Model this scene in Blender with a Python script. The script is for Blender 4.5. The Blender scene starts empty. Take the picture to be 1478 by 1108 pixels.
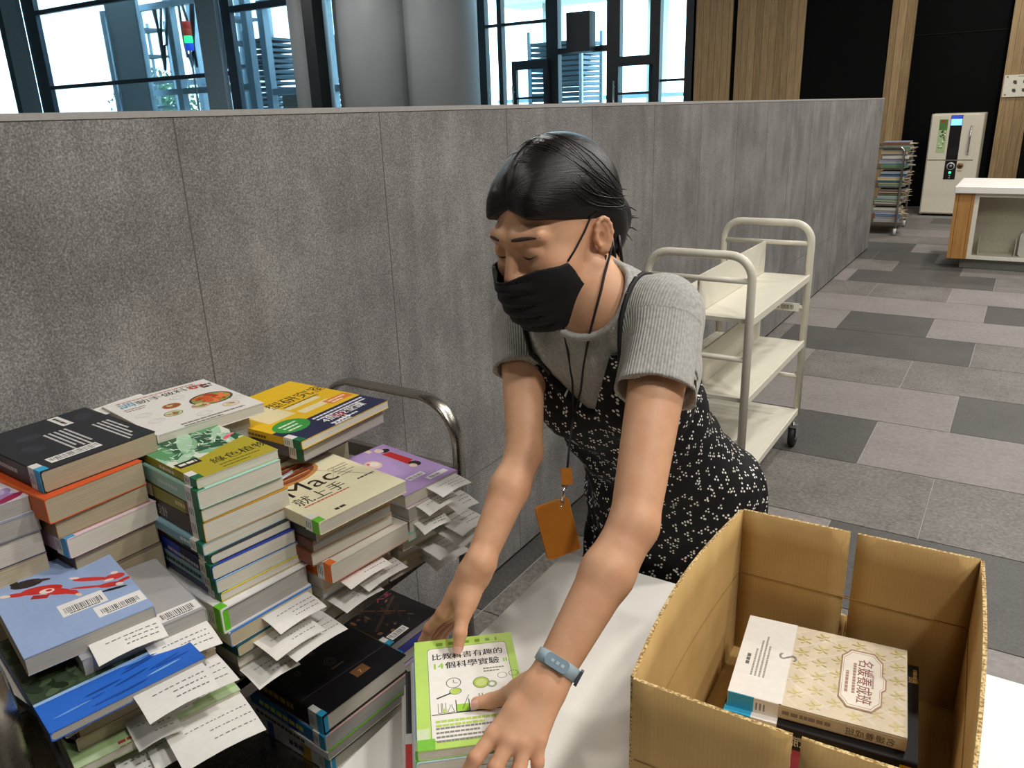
import bpy, bmesh, math, random
import numpy as np
from mathutils import Vector, Matrix
from math import sin, cos, pi, radians

SC = bpy.context.scene
COL = SC.collection
EYE = 1.61                      # camera height above the floor (metres)

# ------------------------------------------------------------------ camera
YAW, PIT, ROL, FPX = 0.573996, 0.329013, 0.034302, 1143.293
_F = np.array([-sin(YAW)*cos(PIT), cos(YAW)*cos(PIT), -sin(PIT)])
_r0 = np.array([cos(YAW), sin(YAW), 0.0]); _d0 = np.cross(_F, _r0)
_R = _r0*cos(ROL) + _d0*sin(ROL)
_D = -_r0*sin(ROL) + _d0*cos(ROL)
cam_data = bpy.data.cameras.new('camera')
cam = bpy.data.objects.new('camera', cam_data); COL.objects.link(cam)
cam_data.sensor_fit = 'HORIZONTAL'; cam_data.sensor_width = 36.0
cam_data.lens = FPX/1478*36.0
cam_data.clip_start = 0.02; cam_data.clip_end = 300
mw = Matrix.Identity(4)
for i in range(3):
    mw[i][0] = _R[i]; mw[i][1] = -_D[i]; mw[i][2] = -_F[i]
mw[2][3] = EYE
cam.matrix_world = mw
SC.camera = cam

def at(px, py, depth):
    """point of the room seen at a photo pixel, at a distance along the view axis"""
    v = (_R*(px-739)/FPX + _D*(py-554)/FPX + _F)*depth
    return np.array([v[0], v[1], v[2]+EYE])
def atz(px, py, z):
    v = (_R*(px-739)/FPX + _D*(py-554)/FPX + _F)
    v = v*(z-EYE)/v[2]
    return np.array([v[0], v[1], z])

# ------------------------------------------------------------------ world, lights, exposure
SC.view_settings.view_transform = 'Standard'
SC.view_settings.look = 'None'
SC.view_settings.gamma = 1.0
SC.view_settings.use_curve_mapping = False
SC.view_settings.exposure = 0.62
SC.cycles.max_bounces = 8
SC.cycles.diffuse_bounces = 4
SC.cycles.transparent_max_bounces = 16
SC.cycles.caustics_reflective = False
SC.cycles.caustics_refractive = False
SC.cycles.sample_clamp_indirect = 4.0
W = bpy.data.worlds.new('daylight'); SC.world = W; W.use_nodes = True
bg = W.node_tree.nodes['Background']
bg.inputs[0].default_value = (0.62, 0.86, 1.0, 1); bg.inputs[1].default_value = 4.2

def lamp(x, y, z, power, size=0.35, col=(1, .955, .90)):
    d = bpy.data.lights.new('ceiling_and_fill_lamp', 'AREA'); d.shape = 'DISK'; d.size = size
    d.energy = power; d.color = col
    o = bpy.data.objects.new('ceiling_and_fill_lamp', d); COL.objects.link(o); o.location = (x, y, z)
    return o
LZ = 4.6
for (x, y, p) in [(1.6, .2, 50), (1.3, 2.3, 50), (2.9, 1.2, 40), (.7, -1.4, 10), (.4, 4.2, 26), (1.4, 5.6, 24),
                  (.6, 7.2, 50), (.4, 9.6, 62), (2.8, 8.4, 62), (3.6, 6.0, 26), (-.3, 12.5, 40),  # includes a fill lamp added to brighten the partition's far end
                  (-9.2, 8.6, 66), (-13, 8.6, 56), (-5.4, 10.6, 12), (-4.5, 6, 60), (-4.0, 1, 40)]:  # this row is added fill for the columns and space behind the partition
    lamp(x, y, LZ, p)

# ------------------------------------------------------------------ materials
def lin(c):
    return c/12.92 if c <= 0.04045 else ((c+0.055)/1.055)**2.4
def S(h, a=1.0):
    h = h.lstrip('#')
    return tuple(lin(int(h[i:i+2], 16)/255) for i in (0, 2, 4)) + (a,)
MATS = {}
class N:
    """small helper to lay out a node material"""
    def __init__(s, name):
        s.m = bpy.data.materials.new(name); s.m.use_nodes = True
        s.t = s.m.node_tree; s.b = s.t.nodes['Principled BSDF']
    def n(s, typ, **kw):
        x = s.t.nodes.new(typ)
        for k, v in kw.items():
            if k.startswith('i_'):
                x.inputs[int(k[2:]) if k[2:].isdigit() else k[2:].replace('_', ' ')].default_value = v
            else: setattr(x, k, v)
        return x
    def l(s, a, b): s.t.links.new(a, b)
    def ramp(s, fac, stops, interp='LINEAR'):
        r = s.n('ShaderNodeValToRGB'); e = r.color_ramp.elements; r.color_ramp.interpolation = interp
        while len(e) < len(stops): e.new(0.5)
        for k, (p, c) in enumerate(stops): e[k].position = p; e[k].color = c
        s.l(fac, r.inputs[0]); return r.outputs[0]
    def bump(s, h, strength=.3, dist=.001):
        b = s.n('ShaderNodeBump'); b.inputs['Strength'].default_value = strength; b.inputs['Distance'].default_value = dist
        s.l(h, b.inputs['Height']); s.l(b.outputs[0], s.b.inputs['Normal'])
    def math(s, op, a, b=None):
        x = s.n('ShaderNodeMath', operation=op)
        for k, v in enumerate((a, b)):
            if v is None: continue
            if isinstance(v, (int, float)): x.inputs[k].default_value = v
            else: s.l(v, x.inputs[k])
        return x.outputs[0]
    def set(s, **kw):
        for k, v in kw.items(): s.b.inputs[k.replace('_', ' ')].default_value = v
        return s
def mat(col, rough=.5, metal=0.0, var=0.06, scale=60, bump=0.0, spec=.5, name=None):
    """plain coloured surface with a faint procedural mottling"""
    key = (col, rough, metal, var, scale, bump, spec)
    if key in MATS: return MATS[key]
    q = N(name or ('surface_'+col.strip('#')))
    q.set(Roughness=rough, Metallic=metal); q.b.inputs['Specular IOR Level'].default_value = spec
    c = S(col)
    tc = q.n('ShaderNodeTexCoord'); no = q.n('ShaderNodeTexNoise'); no.inputs['Scale'].default_value = scale; no.inputs['Detail'].default_value = 3
    q.l(tc.outputs['Object'], no.inputs['Vector'])
    a = tuple(max(0, x*(1-var)) for x in c[:3])+(1,); b = tuple(min(1, x*(1+var)) for x in c[:3])+(1,)
    q.l(q.ramp(no.outputs['Fac'], [(.3, a), (.7, b)]), q.b.inputs['Base Color'])
    if bump: q.bump(no.outputs['Fac'], bump, .002)
    MATS[key] = q.m
    return q.m
def ink(col): return mat(col, .45, 0, .03, 90, spec=.35)
def metal(col='#b9b7b2', rough=.28):
    key = ('brushed', col, rough)
    if key in MATS: return MATS[key]
    q = N('brushed_metal'); q.set(Roughness=rough, Metallic=1.0, Base_Color=S(col))
    tc = q.n('ShaderNodeTexCoord'); mp = q.n('ShaderNodeMapping'); mp.inputs['Scale'].default_value = (8, 8, 260)
    no = q.n('ShaderNodeTexNoise'); no.inputs['Scale'].default_value = 9; no.inputs['Detail'].default_value = 4
    q.l(tc.outputs['Object'], mp.inputs[0]); q.l(mp.outputs[0], no.inputs['Vector'])
    q.l(q.ramp(no.outputs['Fac'], [(.2, (rough*.9,)*3+(1,)), (.8, (rough*1.15,)*3+(1,))]), q.b.inputs['Roughness'])
    MATS[key] = q.m; return q.m

# ------------------------------------------------------------------ mesh builder
class MB:
    def __init__(s): s.v = []; s.f = []; s.mi = []; s.mats = []; s.sm = []
    def m(s, material):
        if material not in s.mats: s.mats.append(material)
        return s.mats.index(material)
    def add(s, verts, faces, material, smooth=False, M=None):
        o = len(s.v); k = s.m(material)
        if M is not None: verts = [tuple(M @ Vector(p)) for p in verts]
        s.v += [tuple(map(float, p)) for p in verts]
        s.f += [tuple(i+o for i in f) for f in faces]
        s.mi += [k]*len(faces); s.sm += [smooth]*len(faces)
        return s
    def box(s, lo, hi, material, M=None):
        x0, y0, z0 = lo; x1, y1, z1 = hi
        v = [(x0,y0,z0),(x1,y0,z0),(x1,y1,z0),(x0,y1,z0),(x0,y0,z1),(x1,y0,z1),(x1,y1,z1),(x0,y1,z1)]
        return s.add(v, [(0,3,2,1),(4,5,6,7),(0,1,5,4),(1,2,6,5),(2,3,7,6),(3,0,4,7)], material, False, M)
    def rbox(s, lo, hi, r, material, axis=2, seg=4, M=None, smooth=False):
        """box with the four edges along one axis rounded"""
        a, b = [k for k in (0, 1, 2) if k != axis]
        if axis == 1: a, b = 2, 0
        p = []
        for cx, cy, q in ((hi[a]-r, hi[b]-r, 0), (lo[a]+r, hi[b]-r, 1), (lo[a]+r, lo[b]+r, 2), (hi[a]-r, lo[b]+r, 3)):
            for k in range(seg+1):
                t = (q+k/seg)*pi/2; p.append((cx+r*cos(t), cy+r*sin(t)))
        return s.prism(p, a, b, axis, lo[axis], hi[axis], material, M, smooth)
    def prism(s, p, a, b, axis, z0, z1, material, M=None, smooth=False):
        n = len(p); v = []
        for z in (z0, z1):
            for (x, y) in p:
                q = [0, 0, 0]; q[a] = x; q[b] = y; q[axis] = z; v.append(tuple(q))
        f = [tuple(range(n-1, -1, -1)), tuple(range(n, 2*n))]
        s.add(v, f, material, False, M)
        o = len(s.v)-2*n; k = s.m(material)
        for i in range(n):
            j = (i+1) % n
            s.f.append((o+i, o+j, o+n+j, o+n+i)); s.mi.append(k); s.sm.append(smooth)
        return s
    def tube(s, pts, r, material, seg=8, closed=False, M=None, cap=True, flat=None):
        """round tube along a polyline; r may be a list; flat=(a,b) gives an elliptic section"""
        P = [np.array(p, float) for p in pts]; n = len(P)
        rr = r if isinstance(r, (list, tuple, np.ndarray)) else [r]*n
        v = []; prev = None
        for i in range(n):
            if closed: t = P[(i+1) % n]-P[i-1]
            else: t = P[min(i+1, n-1)]-P[max(i-1, 0)]
            t = t/(np.linalg.norm(t)+1e-12)
            if prev is None:
                u = np.cross(t, (0, 0, 1)); 
                if np.linalg.norm(u) < 1e-3: u = np.cross(t, (0, 1, 0))
            else: u = prev - t*np.dot(prev, t)
            u /= np.linalg.norm(u)+1e-12; prev = u; w = np.cross(t, u)
            a, b = (1, 1) if flat is None else flat
            for k in range(seg):
                g = 2*pi*k/seg; v.append(P[i]+rr[i]*(a*cos(g)*u+b*sin(g)*w))
        f = []
        for i in range(n if closed else n-1):
            j = (i+1) % n
            for k in range(seg):
                k2 = (k+1) % seg
                f.append((i*seg+k, i*seg+k2, j*seg+k2, j*seg+k))
        s.add(v, f, material, True, M)
        if cap and not closed:
            o = len(s.v)-len(v); k = s.m(material)
            s.f.append(tuple(o+i for i in range(seg-1, -1, -1))); s.f.append(tuple(o+(n-1)*seg+i for i in range(seg)))
            s.mi += [k, k]; s.sm += [False, False]
        return s
    def lathe(s, prof, c, axis, material, seg=24, smooth=True):
        """profile [(radius, height)] turned round an axis (0,1,2) through c"""
        a, b = [(1, 2), (2, 0), (0, 1)][axis]; v = []
        for (r, h) in prof:
            for k in range(seg):
                q = [0, 0, 0]; q[a] = c[a]+r*cos(2*pi*k/seg); q[b] = c[b]+r*sin(2*pi*k/seg); q[axis] = c[axis]+h; v.append(q)
        f = []
        for i in range(len(prof)-1):
            for k in range(seg):
                k2 = (k+1) % seg; f.append((i*seg+k, i*seg+k2, (i+1)*seg+k2, (i+1)*seg+k))
        f.append(tuple(range(seg-1, -1, -1))); f.append(tuple((len(prof)-1)*seg+k for k in range(seg)))
        return s.add(v, f, material, smooth)
    def cyl(s, a, b, r, material, seg=12):
        return s.tube([a, b], r, material, seg)
    def build(s, name, parent=None, loc=None, bevel=0.0, autosmooth=False):
        me = bpy.data.meshes.new(name); me.from_pydata(s.v, [], s.f); me.update()
        for m_ in s.mats: me.materials.append(m_)
        me.polygons.foreach_set('material_index', s.mi); me.polygons.foreach_set('use_smooth', s.sm)
        o = bpy.data.objects.new(name, me); COL.objects.link(o)
        if parent is not None: o.parent = parent
        if loc is not None: o.location = loc
        if bevel:
            b = o.modifiers.new('bevel', 'BEVEL'); b.width = bevel; b.segments = 2; b.limit_method = 'ANGLE'; b.angle_limit = radians(40)
        return o
def tag(o, label, cat, group=None, kind=None):
    if label: o['label'] = label
    if cat: o['category'] = cat
    if group: o['group'] = group
    if kind: o['kind'] = kind
    return o
def thing(name, label, cat, loc=(0, 0, 0), rz=0.0, group=None):
    o = bpy.data.objects.new(name, None); COL.objects.link(o)
    o.empty_display_size = .05
    o.location = tuple(loc); o.rotation_euler = (0, 0, rz)
    return tag(o, label, cat, group)
def structure(name, mb, **kw):
    o = mb.build(name, **kw); o['kind'] = 'structure'; return o

# text outlines as flat polygons ------------------------------------------------
TXT = {}
_tc = bpy.data.curves.new('lettering', 'FONT'); _to = bpy.data.objects.new('lettering', _tc); COL.objects.link(_to)
def glyphs(sx):
    if sx not in TXT:
        _tc.body = sx; _tc.resolution_u = 2
        dg = bpy.context.evaluated_depsgraph_get(); dg.update()
        ev = _to.evaluated_get(dg); me = ev.to_mesh()
        TXT[sx] = ([(v.co.x, v.co.y) for v in me.vertices], [tuple(p.vertices) for p in me.polygons])
        ev.to_mesh_clear()
    return TXT[sx]
# ------------------------------------------------------------------ the setting
def concrete(name, base, dark, light, tile=None, grain=420, joints=True):
    q = N(name)
    tc = q.n('ShaderNodeTexCoord')
    g = q.n('ShaderNodeTexNoise'); g.inputs['Scale'].default_value = grain; g.inputs['Detail'].default_value = 4; g.inputs['Roughness'].default_value = .7
    m = q.n('ShaderNodeTexNoise'); m.inputs['Scale'].default_value = 3.2; m.inputs['Detail'].default_value = 6; m.inputs['Roughness'].default_value = .6
    st = q.n('ShaderNodeTexNoise'); st.inputs['Scale'].default_value = 4; st.inputs['Detail'].default_value = 5
    mp = q.n('ShaderNodeMapping'); mp.inputs['Scale'].default_value = (4, 4, .6)
    for x in (g, m): q.l(tc.outputs['Object'], x.inputs['Vector'])
    q.l(tc.outputs['Object'], mp.inputs[0]); q.l(mp.outputs[0], st.inputs['Vector'])
    a = q.math('MULTIPLY', g.outputs['Fac'], .62); b = q.math('MULTIPLY', m.outputs['Fac'], .26); c = q.math('MULTIPLY', st.outputs['Fac'], .12)
    f = q.math('ADD', q.math('ADD', a, b), c)
    q.l(q.ramp(f, [(.36, dark), (.5, base), (.66, light)]), q.b.inputs['Base Color'])
    q.set(Roughness=.62); q.b.inputs['Specular IOR Level'].default_value = .35
    q.bump(g.outputs['Fac'], .25, .0012)
    return q.m
wall_concrete = concrete('grey_stone_tile', S('#7a7876'), S('#4d4b48'), S('#b0aeaa'), grain=260)
joint_mat = mat('#5c5a57', .8)
# floor: rows of 61 x 122 cm tiles, three greys, rows run along X
floor_dark = concrete('floor_tile_dark', S('#4f4d4a'), S('#403e3c'), S('#5f5d59'), grain=90)
floor_mid = concrete('floor_tile_mid', S('#706c67'), S('#524e4a'), S('#8c8781'), grain=60)
floor_light = concrete('floor_tile_light', S('#837e7b'), S('#75706d'), S('#928d89'), grain=40)
for m_ in (floor_dark, floor_mid, floor_light):
    m_.node_tree.nodes['Principled BSDF'].inputs['Roughness'].default_value = .5; m_.node_tree.nodes['Principled BSDF'].inputs['Specular IOR Level'].default_value = .3
grout = mat('#a09d98', .8)
TL, Y0 = .611, 3.105
mb = MB()
mb.add([(-30, -6, -.004), (8, -6, -.004), (8, 14.4, -.004), (-30, 14.4, -.004)], [(0, 1, 2, 3)], grout)
known = {0: {(-1.37, -.16): 'm', (-.16, 1.06): 'm'}, 1: {(-1.10, -.488): 'd', (-.488, .734): 'l'},
         2: {(-1.37, -.155): 'l', (-.155, 1.067): 'd'}, 3: {(-1.08, -.467): 'm', (-.467, .755): 'm'},
         4: {(-1.37, -.145): 'd', (-.145, 1.077): 'm'}, 5: {(-1.07, -.455): 'd', (-.455, .767): 'l'},
         6: {(-1.37, -.135): 'l', (-.135, 1.087): 'd'}, 7: {(-1.045, -.43): 'm', (-.43, .79): 'l'},
         8: {(-1.335, -.12): 'd', (-.12, 1.1): 'm'}, 9: {(-1.03, -.42): 'd', (-.42, .80): 'm'},
         10: {(-1.31, -.7): 'd', (-.7, .52): 'l'}, 11: {(-1.0, -.4): 'l', (-.4, .82): 'd'}, -1: {(-1.1, -.48): 'l', (-.48, .74): 'd'},
         -2: {(-1.37, -.16): 'm', (-.16, 1.06): 'l'}, -3: {(-1.37, -.48): 'm'}}
rnd = random.Random(5); FM = {'d': floor_dark, 'm': floor_mid, 'l': floor_light}
def tile(x0, x1, k, c):
    g = .0022; y0 = Y0+k*TL
    mb.add([(x0+g, y0+g, 0), (x1-g, y0+g, 0), (x1-g, y0+TL-g, 0), (x0+g, y0+TL-g, 0)], [(0, 1, 2, 3)], FM[c])
for k in range(-14, 18):
    row = known.get(k, {})
    if not row: row = {(-1.37+.3*(k % 2), -.15+.3*(k % 2)): rnd.choice('dml')}
    xs = sorted(row); 
    for (a, b) in xs: tile(a, b, k, row[(a, b)])
    x = xs[-1][1]
    while x < 6.5: tile(x, x+1.222, k, rnd.choice('dml')); x += 1.222
    x = xs[0][0]
    while x > -3.2: tile(x-1.222, x, k, rnd.choice('dml')); x -= 1.222
structure('floor', mb)

# the grey partition the trolleys stand along
mb = MB()
WX, WE, WH = -1.449, 9.86, 1.637
mb.box((WX-.16, -4, .022), (WX, WE, WH-.012), wall_concrete)
mb.box((WX-.15, -4, 0), (WX-.012, WE-.01, .022), mat('#2c2c2c', .6))
mb.box((WX-.163, -4, WH-.012), (WX+.002, WE+.002, WH), mat('#a3a19d', .5))
for k in range(-7, 15):
    y = 1.04+k*.611
    mb.box((WX-.02, y-.0012, .022), (WX+.0006, y+.0012, WH-.012), joint_mat)
mb.box((WX-.02, -4, .449), (WX+.0006, WE, .452), joint_mat)
structure('wall_left', mb)

# far wall: timber boards and black bays
def timber(name, c0, c1, c2):
    q = N(name); tc = q.n('ShaderNodeTexCoord')
    mp = q.n('ShaderNodeMapping'); mp.inputs['Scale'].default_value = (26, 26, 1.4)
    n1 = q.n('ShaderNodeTexNoise'); n1.inputs['Scale'].default_value = 2.2; n1.inputs['Detail'].default_value = 6
    sep = q.n('ShaderNodeSeparateXYZ'); q.l(tc.outputs['Object'], sep.inputs[0])
    fr = q.math('FRACT', q.math('MULTIPLY', sep.outputs['X'], 9.0))
    wn = q.n('ShaderNodeTexWhiteNoise', noise_dimensions='1D'); q.l(q.math('FLOOR', q.math('MULTIPLY', sep.outputs['X'], 9.0)), wn.inputs['W'])
    groove = q.math('LESS_THAN', fr, .045)
    q.l(tc.outputs['Object'], mp.inputs[0]); q.l(mp.outputs[0], n1.inputs['Vector'])
    f = q.math('ADD', q.math('MULTIPLY', n1.outputs['Fac'], .75), q.math('MULTIPLY', wn.outputs['Value'], .25))
    col = q.ramp(f, [(.3, c0), (.5, c1), (.72, c2)])
    mx = q.n('ShaderNodeMix', data_type='RGBA'); q.l(groove, mx.inputs['Factor']); q.l(col, mx.inputs[6]); mx.inputs[7].default_value = tuple(x*.35 for x in c0[:3])+(1,)
    q.l(mx.outputs[2], q.b.inputs['Base Color']); q.set(Roughness=.5)
    return q.m
oak = timber('oak_boards', S('#836a48'), S('#9a8059'), S('#b0956b'))
black_paint = mat('#0a0b0c', .85, 0, .1, 6, spec=.1)
FZ = 6.4
def wallbox(name, x0, x1, y, m_, z0=0, z1=FZ, d=.12):
    b = MB(); b.box((x0, y, z0), (x1, y+d, z1), m_); return structure(name, b)
YB = 14.0
b = MB()
b.box((-5.16, YB, 0), (-4.50, YB+.12, FZ), oak); b.box((-4.50, YB+.05, 0), (-4.42, YB+.12, FZ), black_paint)
b.box((-4.42, YB, 0), (-3.33, YB+.12, FZ), oak)
b.box((-3.33, YB+.02, 0), (-2.09, YB+.12, FZ), black_paint)
b.box((-2.09, YB, 0), (-1.765, YB+.12, FZ), oak)
b.box((-1.765, YB+.3, 0), (-.52, YB+.42, FZ), black_paint); b.box((-1.78, YB+.12, 0), (-1.765, YB+.42, FZ), black_paint)
b.box((-.535, YB+.12, 0), (-.52, YB+.42, FZ), black_paint)
b.box((-1.765, YB+.29, 2.52), (-.52, YB+.3, 2.526), mat('#050506', .8))
b.box((-.52, YB, 0), (-.165, YB+.12, FZ), oak)
b.box((-.165, YB+.02, 0), (8, YB+.14, FZ), black_paint)
structure('wall_back', b)
b = MB(); b.box((8, -6, 0), (8.1, YB+.2, FZ), mat('#8f8a82', .7, 0, .1, 3)); structure('wall_right', b)
b = MB(); b.box((-30, -6.1, 0), (8.1, -6, FZ), mat('#8f8a82', .7, 0, .1, 3)); structure('wall_front', b)
b = MB(); b.box((-30.1, -6, 0), (-30, YB+.2, FZ), mat('#8f8a82', .7, 0, .1, 3)); structure('wall_far_left', b)
b = MB(); b.box((-30.1, -6.1, FZ), (8.1, YB+.5, FZ+.1), mat('#b9b6b0', .8, 0, .05, 2)); structure('ceiling', b)

# glass front with dark frames
frame_dark = mat('#1b2126', .45, 0, .1, 20)
frame_grey = mat('#9fb0bc', .5, 0, .08, 20)
q = N('window_glass'); q.t.nodes.remove(q.b)
tr = q.n('ShaderNodeBsdfTransparent'); tr.inputs[0].default_value = (.86, .94, .97, 1)
gl = q.n('ShaderNodeBsdfGlossy'); gl.inputs['Roughness'].default_value = .02
mx = q.n('ShaderNodeMixShader'); fr = q.n('ShaderNodeFresnel'); fr.inputs[0].default_value = 1.45
nz = q.n('ShaderNodeTexNoise'); nz.inputs['Scale'].default_value = .6
q.l(q.math('MULTIPLY', fr.outputs[0], q.math('ADD', q.math('MULTIPLY', nz.outputs['Fac'], .2), .5)), mx.inputs[0])
q.l(tr.outputs[0], mx.inputs[1]); q.l(gl.outputs[0], mx.inputs[2]); q.l(mx.outputs[0], q.t.nodes['Material Output'].inputs[0])
glass = q.m
clear_glass = glass.copy(); clear_glass.name = 'clear_glass'; [n for n in clear_glass.node_tree.nodes if n.type == 'BSDF_TRANSPARENT'][0].inputs[0].default_value = (.96, .965, .95, 1)
def window(name, x0, x1, posts, bars, m_=frame_dark, y=YB, z1=FZ, d=.14):
    b = MB()
    for (a, c) in posts: b.box((a, y, 0), (c, y+d, z1), m_)
    for (a, c, z, t) in bars: b.box((a, y+.01, z), (c, y+d-.01, z+t), m_)
    b.box((x0, y, z1-.1), (x1, y+d, z1), m_); b.box((x0, y, 0), (x1, y+d, .1), m_)
    o = structure(name, b)
    g = MB(); g.box((x0, y+.06, .05), (x1, y+.07, z1-.05), glass); g.build('pane', o)
    return o
# entrance doors side (x -9.9 .. -5.1)
window('window_1', -9.95, -5.1,
       [(-9.62, -9.40), (-9.12, -9.02), (-8.03, -7.78), (-6.78, -6.52), (-5.95, -5.76), (-5.30, -5.12), (-9.97, -9.90)],
       [(-7.78, -6.6, 2.62, .1), (-5.78, -5.3, 2.05, .04), (-9.4, -8.0, 3.2, .05)])
def entrance_door(name, x0, x1, zt, leaf_w, y, label):
    b = MB()
    b.box((x0, y, 0), (x0+leaf_w, y+.08, zt), frame_dark); b.box((x1-leaf_w, y, 0), (x1, y+.08, zt), frame_dark)
    b.box((x0+leaf_w, y, zt-.16), (x1-leaf_w, y+.08, zt), frame_dark); b.box((x0+leaf_w, y, 0), (x1-leaf_w, y+.08, .14), frame_dark)
    b.box((x0+leaf_w, y, 1.86), (x1-leaf_w, y+.07, 1.9), frame_dark)
    o = structure(name, b)
    g = MB(); g.box((x0+leaf_w, y+.03, .14), (x1-leaf_w, y+.04, zt-.16), glass); g.build('pane', o)
    h = MB(); h.tube([(x0+leaf_w*.5, y-.06, 1.0), (x0+leaf_w*.5, y-.06, 2.1)], .018, metal()); h.cyl((x0+leaf_w*.5, y-.06, 1.1), (x0+leaf_w*.5, y+.01, 1.1), .012, metal()); h.cyl((x0+leaf_w*.5, y-.06, 2.0), (x0+leaf_w*.5, y+.01, 2.0), .012, metal())
    h.build('door_handle', o)
    return o
entrance_door('door_1', -8.75, -7.95, 2.55, .10, YB-.1, '')
entrance_door('door_2', -6.62, -5.72, 2.50, .12, YB-.1, '')
# tall glazing on the far left (x -30 .. -10)
window('window_2', -30, -9.97,
       [(-30, -29.2), (-27.2, -26.9), (-25.75, -25.1), (-17.05, -16.72), (-14.35, -14.1), (-11.6, -11.4)],
       [(-25.1, -17.0, 2.72, .1), (-25.1, -17.0, 4.75, .12), (-16.7, -14.3, 4.1, .14)], m_=mat('#3b4a57', .45, 0, .1, 20))
b = MB()
b.box((-26.6, YB-.16, 0), (-25.75, YB-.02, FZ), frame_grey); b.box((-17.75, YB-.16, 0), (-17.05, YB-.02, FZ), frame_grey)
structure('trim_1', b)
# round grey columns in front of the glass
colm = mat('#8b9094', .55, 0, .05, 2)
for k, (x, y, r) in enumerate([(-11.72, 11.6, .36), (-10.62, 11.9, .55), (-9.85, 11.4, .70), (-8.75, 11.7, .62)]):
    b = MB(); b.lathe([(r, 0), (r, FZ)], (x, y, 0), 2, colm, 40)
    o = structure('column', b); o['label'] = ['round grey column beside the tall glazing', 'slim grey column between two thick ones', 'thick grey column in the middle of the group', 'grey column beside the entrance glazing'][k]

# outdoors behind the glass: ground, canopy posts
b = MB(); b.add([(-60, YB+.14, -.05), (20, YB+.14, -.05), (20, 70, -.05), (-60, 70, -.05)], [(0, 1, 2, 3)], mat('#b9bdb8', .8, 0, .1, .5)); structure('ground', b)
# ------------------------------------------------------------------ large furniture
white_lam = mat('#e9e6df', .38, 0, .015, 30)
cream_paint = mat('#dcd8c8', .42, 0, .02, 40)
steel = metal('#a9a49b', .26)
black_rubber = mat('#191919', .6)
chrome = metal('#d6d6d6', .15)

# table
t = thing('table', 'long white table in front of the woman, carrying the box and books', 'table', (0, 0, 0))
b = MB(); b.box((-.705, .30, .712), (1.15, 1.275, .74), white_lam); b.build('tabletop', t, bevel=.002)
for (x, y) in ((-.67, .36), (1.1, .36), (-.67, 1.24), (1.1, 1.24)):
    b = MB(); b.rbox((x-.022, y-.022, 0), (x+.022, y+.022, .712), .006, white_lam); b.build('leg', t)
b = MB()
b.box((-.645, .35, .65), (1.08, .37, .712), white_lam); b.box((-.645, 1.21, .65), (1.08, 1.23, .712), white_lam)
b.box((-.68, .385, .65), (-.66, 1.215, .712), white_lam); b.box((1.09, .385, .65), (1.11, 1.215, .712), white_lam)
b.build('apron', t)

# cardboard box --------------------------------------------------------------
q = N('cardboard'); tc = q.n('ShaderNodeTexCoord')
wv = q.n('ShaderNodeTexWave', bands_direction='X'); wv.inputs['Scale'].default_value = 60; wv.inputs['Distortion'].default_value = 1.5; wv.inputs['Detail'].default_value = 2
no = q.n('ShaderNodeTexNoise'); no.inputs['Scale'].default_value = 14; no.inputs['Detail'].default_value = 5
q.l(tc.outputs['Object'], wv.inputs['Vector']); q.l(tc.outputs['Object'], no.inputs['Vector'])
f = q.math('ADD', q.math('MULTIPLY', wv.outputs['Fac'], .10), q.math('MULTIPLY', no.outputs['Fac'], .85))
q.l(q.ramp(f, [(.3, S('#b5945c')), (.55, S('#bd9c65')), (.8, S('#c5a46d'))]), q.b.inputs['Base Color'])
q.set(Roughness=.75); q.b.inputs['Specular IOR Level'].default_value = .25; q.bump(wv.outputs['Fac'], .03, .001)
card = q.m
q = N('corrugated_edge'); tc = q.n('ShaderNodeTexCoord'); no = q.n('ShaderNodeTexNoise'); no.inputs['Scale'].default_value = 330
q.l(tc.outputs['Object'], no.inputs['Vector'])
q.l(q.ramp(no.outputs['Fac'], [(.4, S('#8a6a38')), (.6, S('#d9c08a'))]), q.b.inputs['Base Color']); q.set(Roughness=.9)
card_edge = q.m
crease = mat('#8d6c38', .8, 0, .1, 80)
BX = thing('cardboard_box', 'open cardboard box with slit walls on the white table, holding books', 'box', (-.135, .92, .7405), radians(2.0))
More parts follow.
